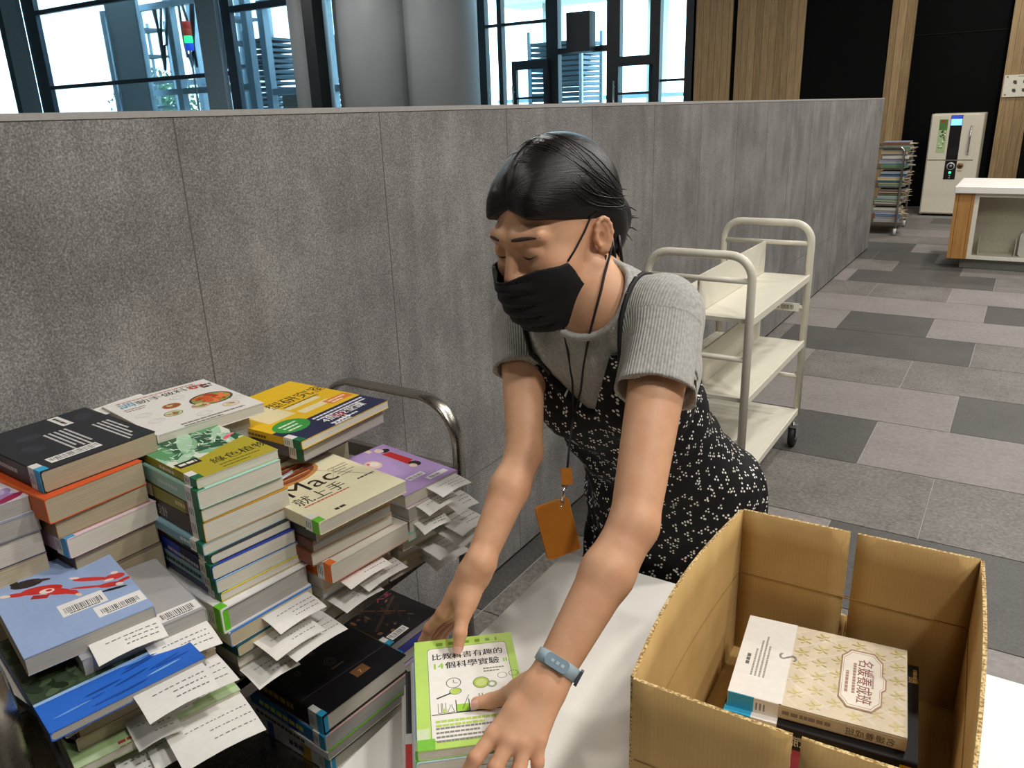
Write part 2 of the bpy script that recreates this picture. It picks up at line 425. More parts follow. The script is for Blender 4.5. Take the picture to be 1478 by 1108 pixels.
# local frame: x right, y away; inner size about .33 x .45, walls .26 high
hx, hy, HB, TH = .164, .224, .262, .0045
def wall_panel(name, p0, p1, bulge, slit=None, fold=.15, n=14, depth0=0.0, z1=None):
    """upright board between two corners, bowed outwards, optional slit from the rim down"""
    p0 = np.array(p0); p1 = np.array(p1); d = p1-p0; L = np.linalg.norm(d); d /= L
    nrm = np.array([d[1], -d[0]])
    z1 = z1 or HB
    def P(s, z, off):
        w = bulge*sin(pi*s)*(z/HB)**1.3
        q_ = p0+d*L*s+nrm*(w+off); return (q_[0], q_[1], z)
    b = MB()
    spans = [(0, 1, 0, HB)]
    if slit:
        s0, s1, zs = slit
        spans = [(0, s0, 0, HB), (s1, 1, 0, HB), (s0, s1, 0, zs)]
    for (a, c, za, zb) in spans:
        ns = max(1, int(n*(c-a))); nz = 6
        v = []; 
        for off in (0, TH):
            for j in range(nz+1):
                for i in range(ns+1): v.append(P(a+(c-a)*i/ns, za+(zb-za)*j/nz, off))
        W_ = ns+1; K = W_*(nz+1); f = []
        for j in range(nz):
            for i in range(ns):
                k = j*W_+i
                f.append((k, k+W_, k+W_+1, k+1)); f.append((K+k, K+k+1, K+k+W_+1, K+k+W_))
        b.add(v, f, card, True)
        e = []
        for i in range(ns): k = nz*W_+i; e.append((k, K+k, K+k+1, k+1))
        for j in range(nz):
            k = j*W_; e.append((k, K+k, K+k+W_, k+W_)); k = j*W_+ns; e.append((k, k+W_, K+k+W_, K+k))
        o0 = len(b.v)-len(v)
        b.f += [tuple(x+o0 for x in q_) for q_ in e]; k = b.m(card_edge); b.mi += [k]*len(e); b.sm += [False]*len(e)
    # fold line pressed into the board, on both faces
    if fold:
        for off in (-.0004, TH+.0004):
            pts = [P(s, fold, off) for s in np.linspace(.01, .99, 12) if not (slit and abs(s-(slit[0]+slit[1])/2) < .03)]
            b.tube(pts, .0009, crease, 5)
    if slit:   # perforation under the slit
        sm_ = (slit[0]+slit[1])/2
        for k in range(5):
            z = slit[2]*(.2+.16*k)
            for ds in (-.012, .012): b.tube([P(sm_+ds, z-.010, -.0004), P(sm_+ds, z+.010, -.0004)], .0006, crease, 5)
    return b.build(name, BX)
wall_panel('back_panel', (hx, hy), (-hx, hy), .0, (.485, .515, .118))
wall_panel('left_panel', (-hx, hy), (-hx-.004, -hy), .018)
wall_panel('front_panel', (-hx-.004, -hy), (hx, -hy), .004, (.525, .552, .118))
wall_panel('right_panel', (hx, -hy), (hx, hy), .006)
b = MB(); b.box((-hx, -hy, 0), (hx, hy, .005), card); b.box((-hx+.002, -.001, .005), (hx-.002, .001, .0056), crease); b.build('bottom_panel', BX)

# white book trolley ----------------------------------------------------------
TR = thing('book_trolley', 'cream white empty book trolley with three shelves beside the grey partition', 'trolley', (0, 0, 0))
tx0, tx1, ty0, ty1 = -1.222, -.785, 2.87, 3.80
def loop(x0, x1, y, zb, zt, r, n=7):
    p = [(x0, y, zb)]
    for k in range(n+1): a = pi-k/n*pi/2; p.append((x0+r+r*cos(a), y, zt-r+r*sin(a)))
    for k in range(n+1): a = pi/2-k/n*pi/2; p.append((x1-r+r*cos(a), y, zt-r+r*sin(a)))
    return p+[(x1, y, zb)]
for y in (ty0, ty1):
    b = MB(); b.tube(loop(tx0+.014, tx1-.014, y, .165, 1.092, .085), .0165, cream_paint, 12)
    b.build('end_frame', TR)
    for z in (1.0, .70, .36) if y == ty1 else (1.0, .70, .36):
        b = MB(); b.cyl((tx0+.014, y, z), (tx1-.014, y, z), .011, cream_paint, 10); b.build('crossbar', TR)
for z in (.86, .545, .20):
    b = MB(); b.box((tx0+.02, ty0+.01, z-.022), (tx1-.012, ty1-.01, z-.004), cream_paint)
    b.box((tx1-.016, ty0+.01, z-.03), (tx1-.004, ty1-.01, z), cream_paint); b.box((tx0+.004, ty0+.01, z-.03), (tx0+.02, ty1-.01, z), cream_paint)
    b.build('shelf', TR, bevel=.0015)
    if z > .5:
        dv = MB(); dv.box((-1.008, ty0+.012, z-.002), (-1.0, ty1-.012, z+.145), cream_paint); dv.build('divider', TR)
for (x, y) in ((tx0+.02, ty0+.02), (tx1-.02, ty0+.02), (tx0+.02, ty1-.02), (tx1-.02, ty1-.02)):
    b = MB(); b.cyl((x, y, .115), (x, y, .17), .012, chrome, 10)
    b.box((x-.024, y-.02, .105), (x+.024, y+.02, .118), chrome)
    b.box((x-.022, y-.012, .05), (x-.018, y+.03, .108), chrome); b.box((x+.018, y-.012, .05), (x+.022, y+.03, .108), chrome)
    c = b.build('caster', TR)
    w = MB(); w.lathe([(.05, -.014), (.054, -.009), (.054, .009), (.05, .014)], (x, y+.012, .054), 0, black_rubber, 24)
    w.lathe([(.018, -.0165), (.018, .0165)], (x, y+.012, .054), 0, chrome, 12); w.build('wheel', c)
b = MB(); b.box((-.945, ty1-.027, .685), (-.825, ty1-.0125, .722), mat('#ece9e0', .4))
for k in range(9): b.box((-.905+k*.0065, ty1-.0275, .693), (-.902+k*.0065, ty1-.0268, .714), ink('#333333'))
b.box((-.94, ty1-.0275, .696), (-.915, ty1-.0268, .712), ink('#8a8a86')); b.build('shelf_tag', TR)

# steel cart by the table ------------------------------------------------------
SX0, SX1, SY0, SY1, SH = -1.415, -.985, .33, 1.31, .735
CT = thing('steel_book_cart', 'stainless steel book cart loaded with stacked books beside the white table', 'cart', (0, 0, 0))
for y in (SY0, SY1):
    b = MB()
    p = loop(SX0+.012, SX1-.012, y, .10, 1.012, .10, 10)
    b.tube(p, .0165, steel, 16, flat=(.5, 1.2)); b.build('end_frame', CT)
    b = MB(); b.box((SX0+.02, y-.008, SH+.085), (SX1-.02, y+.008, SH+.12), steel); b.build('crossbar', CT)
for z in (SH, .335):
    b = MB(); b.box((SX0, SY0, z-.02), (SX1, SY1, z), steel); b.box((SX1-.004, SY0, z-.042), (SX1, SY1, z), steel); b.box((SX0, SY0, z-.042), (SX0+.004, SY1, z), steel)
    b.build('shelf', CT, bevel=.002)
for (x, y) in ((SX0+.02, SY0+.03), (SX1-.02, SY0+.03), (SX0+.02, SY1-.03), (SX1-.02, SY1-.03)):
    b = MB(); b.cyl((x, y, .1), (x, y, .3), .014, steel, 10); b.box((x-.02, y-.018, .085), (x+.02, y+.018, .1), chrome)
    b.box((x-.022, y-.012, .045), (x-.018, y+.012, .09), chrome); b.box((x+.018, y-.012, .045), (x+.022, y+.012, .09), chrome)
    c = b.build('caster', CT)
    w = MB(); w.lathe([(.046, -.013), (.05, -.008), (.05, .008), (.046, .013)], (x, y, .05), 0, black_rubber, 24); w.build('wheel', c)

# service counter ---------------------------------------------------------------
CN = thing('service_counter', 'white topped counter with oak end panel and glass display front', 'counter', (0, 0, 0))
b = MB(); b.box((-.595, 8.95, .735), (2.6, 9.95, .80), white_lam); b.build('countertop', CN, bevel=.006)
b = MB(); b.box((-.585, 8.99, .10), (-.415, 9.9, .735), timber('oak_panel', S('#a8763f'), S('#b9864a'), S('#c79557'))); b.build('end_panel', CN)
b = MB(); fr_ = mat('#e4e1d3', .4)
b.box((-.415, 9.0, .10), (2.5, 9.04, .135), fr_); b.box((-.415, 9.0, .70), (2.5, 9.04, .735), fr_); b.box((-.415, 9.0, .135), (-.375, 9.04, .70), fr_)
b.box((-.415, 9.38, .10), (2.5, 9.40, .735), mat('#dcd8c6', .5)); b.box((-.415, 9.04, .10), (2.5, 9.38, .13), fr_); b.build('display_case', CN)
b = MB(); b.box((-.375, 9.015, .135), (2.5, 9.02, .70), clear_glass); b.build('glass_front', CN)
b = MB(); b.box((-.47, 9.08, 0), (2.5, 9.8, .10), mat('#8d8d88', .4)); b.build('plinth', CN)
for x in (-.33, -.02):
    b = MB(); b.box((x, 9.1, .13), (x+.008, 9.3, .30), fr_); b.build('divider', CN)
bp = MB(); bp.rbox((.01, 9.12, .13), (.30, 9.36, .36), .03, mat('#efeee8', .35), axis=1); o = bp.build('storage_bin', None)
tag(o, 'white rounded bin standing inside the counter display case', 'bin')
# ------------------------------------------------------------------ books
q = N('page_edges'); tc = q.n('ShaderNodeTexCoord'); mp = q.n('ShaderNodeMapping'); mp.inputs['Scale'].default_value = (3, 3, 900)
no = q.n('ShaderNodeTexNoise'); no.inputs['Scale'].default_value = 2.0; no.inputs['Detail'].default_value = 3
q.l(tc.outputs['Object'], mp.inputs[0]); q.l(mp.outputs[0], no.inputs['Vector'])
q.l(q.ramp(no.outputs['Fac'], [(.3, S('#b9b4a4')), (.62, S('#dcd8ca'))]), q.b.inputs['Base Color']); q.set(Roughness=.8); q.bump(no.outputs['Fac'], .3, .0006)
PAGES = {'w': q.m}
def pages_mat(k):
    if k not in PAGES:
        m_ = PAGES['w'].copy(); m_.name = 'page_edges_tinted'
        e = [n for n in m_.node_tree.nodes if n.type == 'VALTORGB'][0].color_ramp.elements
        a = {'c': ('#a99b7c', '#cfc3a5'), 'g': ('#8f8c86', '#b8b5ad'), 'b': ('#f0efea', '#ffffff'), 't': ('#8f836c', '#b5a88c')}[k]
        e[0].color = S(a[0]); e[1].color = S(a[1]); PAGES[k] = m_
    return PAGES[k]
class Art:
    """flat printing on a cover: u runs from the near edge to the far edge, v from the +X edge to the -X edge"""
    def __init__(s, mb, z): s.mb = mb; s.z = z; s.k = 0
    def _p(s, pts, faces, col):
        s.k += 1; z = s.z+.0002+.000004*s.k
        pts = [(min(max(u, 0.0002), s.W-.0002), min(max(v, 0.0002), s.L-.0002)) for (u, v) in pts]
        s.mb.add([(-v, u, z) for (u, v) in pts], faces, ink(col) if isinstance(col, str) else col)
    def poly(s, pts, col): s._p(pts, [tuple(range(len(pts)))], col)
    def rect(s, u0, v0, u1, v1, col): s.poly([(u0, v0), (u1, v0), (u1, v1), (u0, v1)], col)
    def ell(s, u, v, a, b, col, rot=0, n=20):
        c, d = cos(rot), sin(rot)
        s.poly([(u+a*cos(2*pi*k/n)*c-b*sin(2*pi*k/n)*d, v+a*cos(2*pi*k/n)*d+b*sin(2*pi*k/n)*c) for k in range(n)], col)
    def ring(s, u, v, a, b, w, col, n=24):
        pts = [(u+r*a*cos(2*pi*k/n), v+r*b*sin(2*pi*k/n)) for r in (1, 1-w) for k in range(n)]
        s._p(pts, [(k, (k+1) % n, n+(k+1) % n, n+k) for k in range(n)], col)
    def line(s, pts, w, col):
        for (a, b) in zip(pts[:-1], pts[1:]):
            d = np.array(b)-np.array(a); L = np.linalg.norm(d)+1e-9; n = np.array([-d[1], d[0]])/L*w/2
            s.poly([tuple(np.array(a)-n), tuple(np.array(b)-n), tuple(np.array(b)+n), tuple(np.array(a)+n)], col)
    def text(s, tx, u, v, size, col, rot=0, sx=1.0, bold=0.0):
        vs, fs = glyphs(tx); c, d = cos(rot), sin(rot)
        for du in ([0] if not bold else [-bold, 0, bold]):
            s._p([(u+du+(x*sx*c-y*d)*size, v+(x*sx*d+y*c)*size) for (x, y) in vs], fs, col)
    def dashes(s, u, v, w, n, dy, h, col, seed=0, gap=.25, vert=False):
        r = random.Random(seed+n*7); pts = []; fs = []
        for k in range(n):
            x = 0.0; L = w*(r.uniform(.55, 1) if k else 1)
            while x < L:
                q_ = min(L-x, r.uniform(h*.9, h*2.0))
                a0, a1, b0, b1 = x, x+q_, -k*dy, -k*dy-h
                o = len(pts)
                if vert: pts += [(u-b0, v-a0), (u-b0, v-a1), (u-b1, v-a1), (u-b1, v-a0)]
                else: pts += [(u+a0, v+b1), (u+a1, v+b1), (u+a1, v+b0), (u+a0, v+b0)]
                fs.append((o, o+1, o+2, o+3)); x += q_+h*gap
        s._p(pts, fs, col)
    def barcode(s, u, v, w, h, seed=1, pad=True):
        if pad: s.rect(u-.003, v-.003, u+w+.003, v+h+.003, '#f3f1ec')
        r = random.Random(seed); x = 0; pts = []; fs = []
        while x < w:
            b_ = r.choice((.0006, .0009, .0014)); o = len(pts)
            pts += [(u+x, v+h*.25), (u+x+b_, v+h*.25), (u+x+b_, v+h), (u+x, v+h)]; fs.append((o, o+1, o+2, o+3)); x += b_+r.choice((.0007, .0011, .0016))
        s._p(pts, fs, '#26262a')
        s.dashes(u+w*.1, v+h*.17, w*.8, 1, .01, h*.12, '#3a3a3e', seed)
class SpineArt:
    """flat printing on the spine: p along the spine from the +X end, z up"""
    def __init__(s, mb, t): s.mb = mb; s.t = t; s.k = 0
    def _a(s, pts, fs, col):
        s.k += 1; y = -.0002-.000006*s.k
        s.mb.add([(-p, y, z) for (p, z) in pts], [tuple(reversed(f)) for f in fs], ink(col))
    def rect(s, p0, z0, p1, z1, col): s._a([(p0, z0*s.t), (p1, z0*s.t), (p1, z1*s.t), (p0, z1*s.t)], [(0, 1, 2, 3)], col)
    def text(s, tx, p0, size, col, z=.22, flip=False):
        vs, fs = glyphs(tx)   # reads from the far end of the spine towards the +X end
        if flip: s._a([(p0+x*size, z*s.t+y*size) for (x, y) in vs], fs, col); return
        s._a([(p0-x*size, z*s.t+y*size) for (x, y) in vs], [tuple(reversed(f)) for f in fs], col)
    def dashes(s, p0, w, col, h=.2, z=.4, seed=1):
        r = random.Random(seed); x = 0; pts = []; fs = []; H = h*s.t
        while x < w:
            q_ = r.uniform(H*.7, H*1.6); o = len(pts); pts += [(p0-x, z*s.t), (p0-x-q_, z*s.t), (p0-x-q_, z*s.t+H), (p0-x, z*s.t+H)]; fs.append((o, o+1, o+2, o+3)); x += q_*1.25
        s._a(pts, [tuple(reversed(f)) for f in fs], col)
BOOKS = []
def book(label, corner, z, ang, l, w, t, cover, spine=None, pages='w', art=None, sart=None, tagc=None, far=False, hard=False,
         group=None, cat='book', name='book', tag_at=.002, bottom=None, label_w=.019, tag_w=.017, tag_flip=False):
    """a lying book. corner: the corner where near edge and +X edge meet. l along X, w along Y, t thick"""
    r = thing(name, label, cat, (corner[0], corner[1], z), radians(ang), group)
    c = .0026 if hard else .0011; inset = .0035 if hard else .0008
    cm = ink(cover); sm = ink(spine or cover); bm = ink(bottom or spine or cover)
    b = MB()
    # folded cover: one U-shaped sheet, spine rounded
    rr = min(.003, t*.28)
    def prof(y):  return w-y if far else y
    outer = [(w, t)] + [(rr-rr*sin(a), t-rr+rr*cos(a)) for a in (0, pi/6, pi/3, pi/2)] + [(rr-rr*cos(a), rr-rr*sin(a)) for a in (0, pi/6, pi/3, pi/2)] + [(w, 0)]
    inner = [(w, c), (rr+c, c), (c, rr+c), (c, t-rr-c), (rr+c, t-c), (w, t-c)]
    loop_ = [(prof(y), z_) for (y, z_) in outer+inner]
    if far: loop_ = loop_[::-1]
    n = len(loop_)
    v = [(x, y, z_) for x in (0, -l) for (y, z_) in loop_]
    f = [tuple(range(n-1, -1, -1)), tuple(range(n, 2*n))]
    b.add(v, f, cm)
    for i in range(n):
        j = (i+1) % n; ya, za = loop_[i]; yb, zb = loop_[j]
        spine_face = (min(abs(ya), abs(w-ya) if far else 9) < rr*1.1 and min(abs(yb), abs(w-yb) if far else 9) < rr*1.1) if not far else (abs(w-ya) < rr*1.1 and abs(w-yb) < rr*1.1)
        m_ = sm if spine_face else (bm if max(za, zb) < t*.5 else cm)
        k = b.m(m_); b.f.append((i, j, n+j, n+i)); b.mi.append(k); b.sm.append(False)
    if art:
        aa = Art(b, t); aa.W, aa.L = w, l; art(aa, w, l)
    if sart: sart(SpineArt(b, t))
    b.build('cover', r)
    p = MB(); y0, y1 = (inset, w-c*1.2) if far else (c*1.2, w-inset)
    p.box((-l+inset, y0, c*.98), (-inset, y1, t-c*.98), pages_mat(pages)); p.build('page_block', r)
    if tagc:
        ly = .013 if not far else .0
        if not far:
            lx = -tag_at if tag_flip else -tag_at-tag_w-label_w
            g = MB(); g.box((lx, -.0009, .0004), (lx+label_w, ly, t+.0009), ink('#e6e4de'))
            s2 = random.Random(int(z*1e4)); x = lx+.003
            for k in range(3): g.box((x+k*.005, -.0011, t*.25), (x+k*.005+.0018, -.0009, t*.75), ink('#77757a'))
            g.build('call_number_label', r)
            g = MB(); g.box((-tag_at-tag_w, -.001, .0004), (-tag_at, ly+.001, t+.001), ink(tagc)); o = g.build('colour_tag', r)
    BOOKS.append(r)
    return r
def slip(owner_words, corner, ang, z, y0, y1, out, droop=.012, grey=False, inside=.03, skew=0.0, seed=0):
    """paper slip tucked between pages, hanging out past the +X edge of a book"""
    r = MB(); n = 8; m_ = ink('#efede7') if not grey else ink('#dcdad5')
    M_ = Matrix.Translation((corner[0], corner[1], 0)) @ Matrix.Rotation(radians(ang), 4, 'Z')
    ww = random.Random(seed); cur = ww.uniform(.6, 1.4)
    def P(y, s):
        x = -inside+(out+inside)*s; xx = max(0, x)
        return (x+skew*(y-y0), y, z-droop*cur*(xx/max(out, .01))**1.6 + .004*sin(pi*(y-y0)/(y1-y0))*(xx/max(out, .01)))
    v = []; 
    for h_ in (0, .0003):
        for i in range(n+1):
            for j in range(5):
                p = P(y0+(y1-y0)*j/4, i/n); v.append((p[0], p[1], p[2]+h_))
    f = []
    for i in range(n):
        for j in range(4):
            k = i*5+j; f.append((k, k+1, k+6, k+5)); k += 5*(n+1); f.append((k, k+5, k+6, k+1))
    r.add(v, f, m_, True, M_)
    # printed lines on the slip
    pr = []; fs = []; rr = random.Random(seed)
    for row in range(3):
        yy = y0+(y1-y0)*(.45 if row else .2); 
        while yy < y1-.006:
            e = min(yy+rr.uniform(.002, .006), y1-.004); s0 = (inside+out*(.3+.2*row))/(out+inside); s1 = s0+.0016/(out+inside); o = len(pr)
            for (yv, sv) in ((yy, s0), (e, s0), (e, s1), (yy, s1)):
                p = P(yv, sv); pr.append((p[0], p[1], p[2]+.0007))
            fs.append((o, o+3, o+2, o+1)); yy = e+rr.uniform(.0015, .004)
    r.add(pr, fs, ink('#77767a'), False, M_)
    o = r.build('paper_slip')
    tag(o, owner_words, 'paper slip', 'paper slips sticking out of the books')
    return o
# ------------------------------------------------------------------ cover pictures
def art_cactus(a, w, l):
    a.rect(0, l*.02, w, l, '#dfe3d2')
    r = random.Random(3)
    for k in range(34):
        u = r.uniform(.05, .95)*w; v = l*(.42+.5*r.random()); a.ell(u, v, .004+.012*r.random(), .022+.03*r.random(), r.choice(['#3e7a4c', '#5d9b68', '#2c5a3c', '#86b98d', '#a9cfae']), r.uniform(-1.4, 1.4), 12)
    for k in range(60):
        u = r.uniform(.08, .92)*w; v = l*(.45+.45*r.random()); a.ell(u, v, .0012, .008, r.choice(['#e9f1e4', '#cfe2cd']), r.uniform(-1.5, 1.5), 6)
    a.rect(0, 0, w, l*.36, '#b3a52d'); a.poly([(w*.3, l*.36), (w, l*.36), (w, l*.5), (w*.62, l*.44)], '#b3a52d')
    a.ell(w*.86, l*.60, .012, .005, '#e2637a', .6); a.ell(w*.93, l*.63, .008, .004, '#ee8a98', .2)
    a.rect(w*.04, l*.29, w*.30, l*.40, '#26241c'); a.dashes(w*.07, l*.37, w*.2, 1, .01, .008, '#efeadb', 4)
    a.text('綠色植物', w*.34, l*.17, .026, '#3c3a12', bold=.0004)
    a.dashes(w*.36, l*.12, w*.5, 2, .011, .004, '#6d6620', 3)
def art_mac(a, w, l):
    a.rect(0, 0, w, l, '#efe8c4')
    a.ell(w*.38, l*.78, w*.36, l*.17, '#c98c4e'); a.ell(w*.38, l*.79, w*.33, l*.14, '#7d4a33')
    for k in range(9): a.line([(w*.14, l*(.68+.025*k)), (w*.62, l*(.70+.025*k))], .003, ['#b5552f', '#d9a05a', '#5c2f22'][k % 3])
    a.poly([(w*.18, l*.72), (w*.48, l*.78), (w*.52, l*.83), (w*.22, l*.78)], '#c9d3e2'); a.poly([(w*.2, l*.73), (w*.46, l*.785), (w*.45, l*.8), (w*.2, l*.745)], '#e9eef5')
    a.text('Mac', w*.13, l*.44, .068, '#2f2b23'); a.text('就上手', w*.08, l*.29, .036, '#2f2b23')
    a.dashes(w*.1, l*.26, w*.5, 1, .01, .004, '#c44b3d', 3); a.line([(w*.62, l*.72), (w*.93, l*.28)], .0012, '#5b564a'); a.line([(w*.62, l*.45), (w*.80, l*.62)], .0008, '#8b8676')
    a.dashes(w*.72, l*.62, w*.22, 5, .010, .0035, '#9b957e', 5); a.dashes(w*.76, l*.32, w*.2, 1, .01, .005, '#4b463a', 7)
    a.dashes(w*.24, l*.08, w*.12, 1, .01, .007, '#3a372e', 6); a.rect(0, 0, .016, .022, '#e8e6da')
def art_purple(a, w, l):
    a.rect(0, 0, w, l, '#b79bd0')
    a.ell(w*.40, l*.70, .016, .022, '#e9c9b8'); a.ell(w*.42, l*.70, .010, .012, '#f2e6dc'); a.ell(w*.36, l*.74, .003, .004, '#c83a35')
    a.poly([(w*.72, l*.82), (w*.86, l*.80), (w*.88, l*.50), (w*.72, l*.46)], '#c92f2d'); a.ell(w*.83, l*.86, .012, .010, '#2a2024'); a.ell(w*.80, l*.42, .012, .014, '#2a2024'); a.ell(w*.78, l*.90, .009, .012, '#ecd2c0'); a.ell(w*.74, l*.40, .008, .010, '#ecd2c0')
    a.rect(w*.62, l*.93, w*.70, l*.995, '#ecd2c0')
    a.rect(w*.36, l*.18, w*.66, l*.25, '#f0ecf0'); a.barcode(w*.38, l*.19, w*.26, .010, 5, False); a.rect(w*.56, l*.06, w*.92, l*.13, '#f0ecf0'); a.barcode(w*.6, l*.07, w*.2, .009, 8, False)
def art_yellow(a, w, l):
    a.rect(0, 0, w, l, '#e9bd1f')
    a.rect(0, 0, w, l*.27, '#23284a')
    a.rect(w*.14, l*.42, w*.42, l*.74, '#ecdfae'); a.rect(w*.45, l*.36, w*.80, l*.44, '#ecdfae'); a.rect(w*.44, l*.50, w*.8, l*.56, '#ecdfae')
    a.text('型研究室', w*.38, l*.62, .040, '#46391a', bold=.0004); a.dashes(w*.45, l*.58, w*.4, 1, .01, .006, '#7d671f', 3)
    a.rect(w*.72, l*.32, w*.98, l*.42, '#e2803a'); a.dashes(w*.75, l*.395, w*.2, 2, .012, .006, '#f7e4c8', 8)
    a.ell(w*.20, l*.27, w*.16, l*.12, '#3a9a3f', .15); a.dashes(w*.11, l*.32, w*.18, 3, .014, .006, '#e3f2d6', 4)
    a.text('4周52堂課', w*.38, l*.095, .026, '#f3f1ea', bold=.0004); a.text('52', w*.505, l*.095, .0262, '#e05a6a', bold=.0006)
    a.dashes(w*.38, l*.235, w*.58, 2, .012, .006, '#e8e6ee', 2); a.dashes(w*.38, l*.06, w*.3, 2, .010, .006, '#dfe0ea', 9)
    for k in range(5): a.rect(w*(.40+.04*k), l*.03, w*(.42+.04*k), l*(.045+.01*k), '#f3f1ea')
def art_cook(a, w, l):
    a.rect(0, 0, w, l, '#e9e6e0')
    a.text('調', w*.08, l*.80, .032, '#3f8fae', bold=.0005); a.text('動手做料理', w*.24, l*.80, .026, '#47433d', .04, bold=.0003); a.text('02', w*.76, l*.79, .034, '#c8402e', bold=.001); a.dashes(w*.86, l*.86, w*.12, 2, .014, .010, '#47433d', 5)
    a.dashes(w*.1, l*.95, w*.75, 1, .01, .006, '#c08a78', 3); a.dashes(w*.08, l*.74, w*.2, 2, .01, .004, '#8a5a4a', 2)
    for (u, v, s_, c1, c2) in ((.76, .46, 1.0, '#4a3a40', '#d8602e'), (.42, .54, .42, '#b98a55', '#a65a2e'), (.60, .36, .42, '#b08850', '#d9c79a'), (.34, .36, .42, '#7a7a42', '#c9d2a0'), (.80, .20, .40, '#c9ab90', '#e6d8c6')):
        a.ell(w*u, l*v, w*.20*s_, l*.155*s_, c1); a.ell(w*u, l*v, w*.18*s_, l*.135*s_, '#8aa050' if s_ == 1 else c2)
        rr = random.Random(int(u*100))
        for k in range(22 if s_ == 1 else 8):
            g = rr.uniform(0, 6.28); d = rr.random()**.5*.75; a.ell(w*(u+.16*s_*d*cos(g)), l*(v+.115*s_*d*sin(g)), .016*s_, .006*s_, rr.choice(['#d8602e', '#e8834a', '#b8431e']) if s_ == 1 else rr.choice(['#a06a3a', '#d9c79a', '#7d8a4a']), rr.uniform(0, 3), 8)
    for (u, v) in ((.14, .5), (.16, .3), (.52, .16), (.56, .70), (.93, .30)): a.ring(w*u, l*v, w*.07, l*.05, .05, '#b9b5ac', 16); a.ring(w*u, l*v, w*.045, l*.03, .07, '#c9c5bc', 14)
    a.dashes(w*.25, l*.08, w*.6, 2, .012, .006, '#8d877c', 6)
def art_backblack(a, w, l):
    a.rect(0, 0, w, l, '#2b2d33')
    a.rect(w*.60, l*.66, w*.70, l*.98, '#2b2d33')
    a.poly([(w*.62, l*.72), (w*.72, l*.72), (w*.72, l*.98), (w*.62, l*.98)], '#e8e6e2'); a.dashes(w*.65, l*.95, l*.2, 1, .01, .006, '#333333', 2, vert=True)
    a.dashes(w*.40, l*.66, l*.50, 5, .0085, .004, '#cfcdc8', 3, vert=True); a.dashes(w*.78, l*.56, l*.52, 4, .0085, .004, '#cfcdc8', 4, vert=True)
    a.barcode(w*.16, l*.10, w*.40, .018, 3)
    for k, (u, v) in enumerate([(.3, .7), (.85, .8), (.2, .45)]): a.ell(w*u, l*v, .02, .014, '#34373f', k)
def art_blue(a, w, l):
    a.rect(0, 0, w, l, '#9db4dc')
    def fig(u, v, s_, rot):
        c, d = cos(rot), sin(rot)
        def q_(x, y): return (w*u+s_*(x*c-y*d), w*0+l*v+s_*(x*d+y*c))
        def el(x, y, ra, rb, col, r_=0): p = q_(x, y); a.ell(p[0], p[1], ra*s_, rb*s_, col, rot+r_)
        el(-.9, .55, .55, .32, '#2c2426', .4); a.poly([q_(-1.5, .9), q_(-1.7, 1.0), q_(-1.5, .45), q_(-1.0, .3)], '#231d20'); el(-.45, .8, .30, .10, '#4a3034', .2)
        el(-.1, .1, .72, .30, '#cf2f2c', .25); el(.55, -.05, .55, .22, '#d63a34', -.1); a.poly([q_(.6, .1), q_(1.25, .0), q_(1.5, -.25), q_(1.35, -.3), q_(.7, -.2)], '#d63a34')
        el(1.5, -.32, .16, .08, '#eccdb4', -.5); el(-.85, -.2, .36, .14, '#cf2f2c', .1); el(-1.25, -.28, .2, .10, '#f0dccb'); el(.15, .0, .26, .18, '#efe3d6', .2); el(.2, .05, .12, .08, '#cf2f2c'); a.line([q_(-.2, -.4), q_(.4, -.35)], .01*s_/.04, '#b52a28')
    fig(.36, .64, .040, -.72)
    def el2(u, v, ra, rb, col, r_=0): a.ell(w*u, l*v, ra, rb, col, r_)
    c, d = cos(-.75), sin(-.75)
    def g2(x, y, ra, rb, col, r_=0): a.ell(w*.80+.036*(x*c-y*d), l*.50+.036*(x*d+y*c), ra*.036, rb*.036, col, -.75+r_)
    g2(-.6, .15, .75, .16, '#d63a34', .05); g2(-1.35, .25, .22, .10, '#f0dccb'); g2(.35, .3, .42, .26, '#d63a34', .5); g2(.5, -.3, .5, .20, '#cf2f2c', .3); g2(-.3, -.45, .8, .09, '#cf3a34', .12); g2(.9, .1, .35, .12, '#cf2f2c', .9); g2(.85, -.25, .16, .12, '#efe3d6'); g2(.8, -.62, .5, .10, '#231d20', .5); g2(.2, .62, .16, .12, '#efe3d6'); g2(.25, .05, .2, .10, '#efe3d6', .4)
    a.rect(w*.38, l*.25, w*.74, l*.40, '#f2f0ee'); a.barcode(w*.41, l*.26, w*.30, .022, 4, False); a.rect(w*.60, l*.10, w*.99, l*.23, '#f2f0ee'); a.barcode(w*.64, l*.11, w*.30, .018, 9, False)
def art_sea(a, w, l):
    a.rect(0, 0, w, l, '#2f6fd6'); a.rect(0, l*.27, w, l, '#3c4a38')
    r = random.Random(2)
    for k in range(150): a.ell(r.uniform(.02, .98)*w, r.uniform(.3, .97)*l, .012, .007, r.choice(['#2d3a2a', '#4a5c40', '#586a50', '#24301f']), r.uniform(0, 3), 8)
    for k in range(12): a.ell(r.uniform(.15, .85)*w, r.uniform(.03, .25)*l, .025, .002, r.choice(['#6aa4ef', '#8fc0f5', '#2257b5', '#1f4d9e']), r.uniform(-.2, .2), 8)
    a.rect(0, l*.25, w, l*.275, '#9cc5f2')
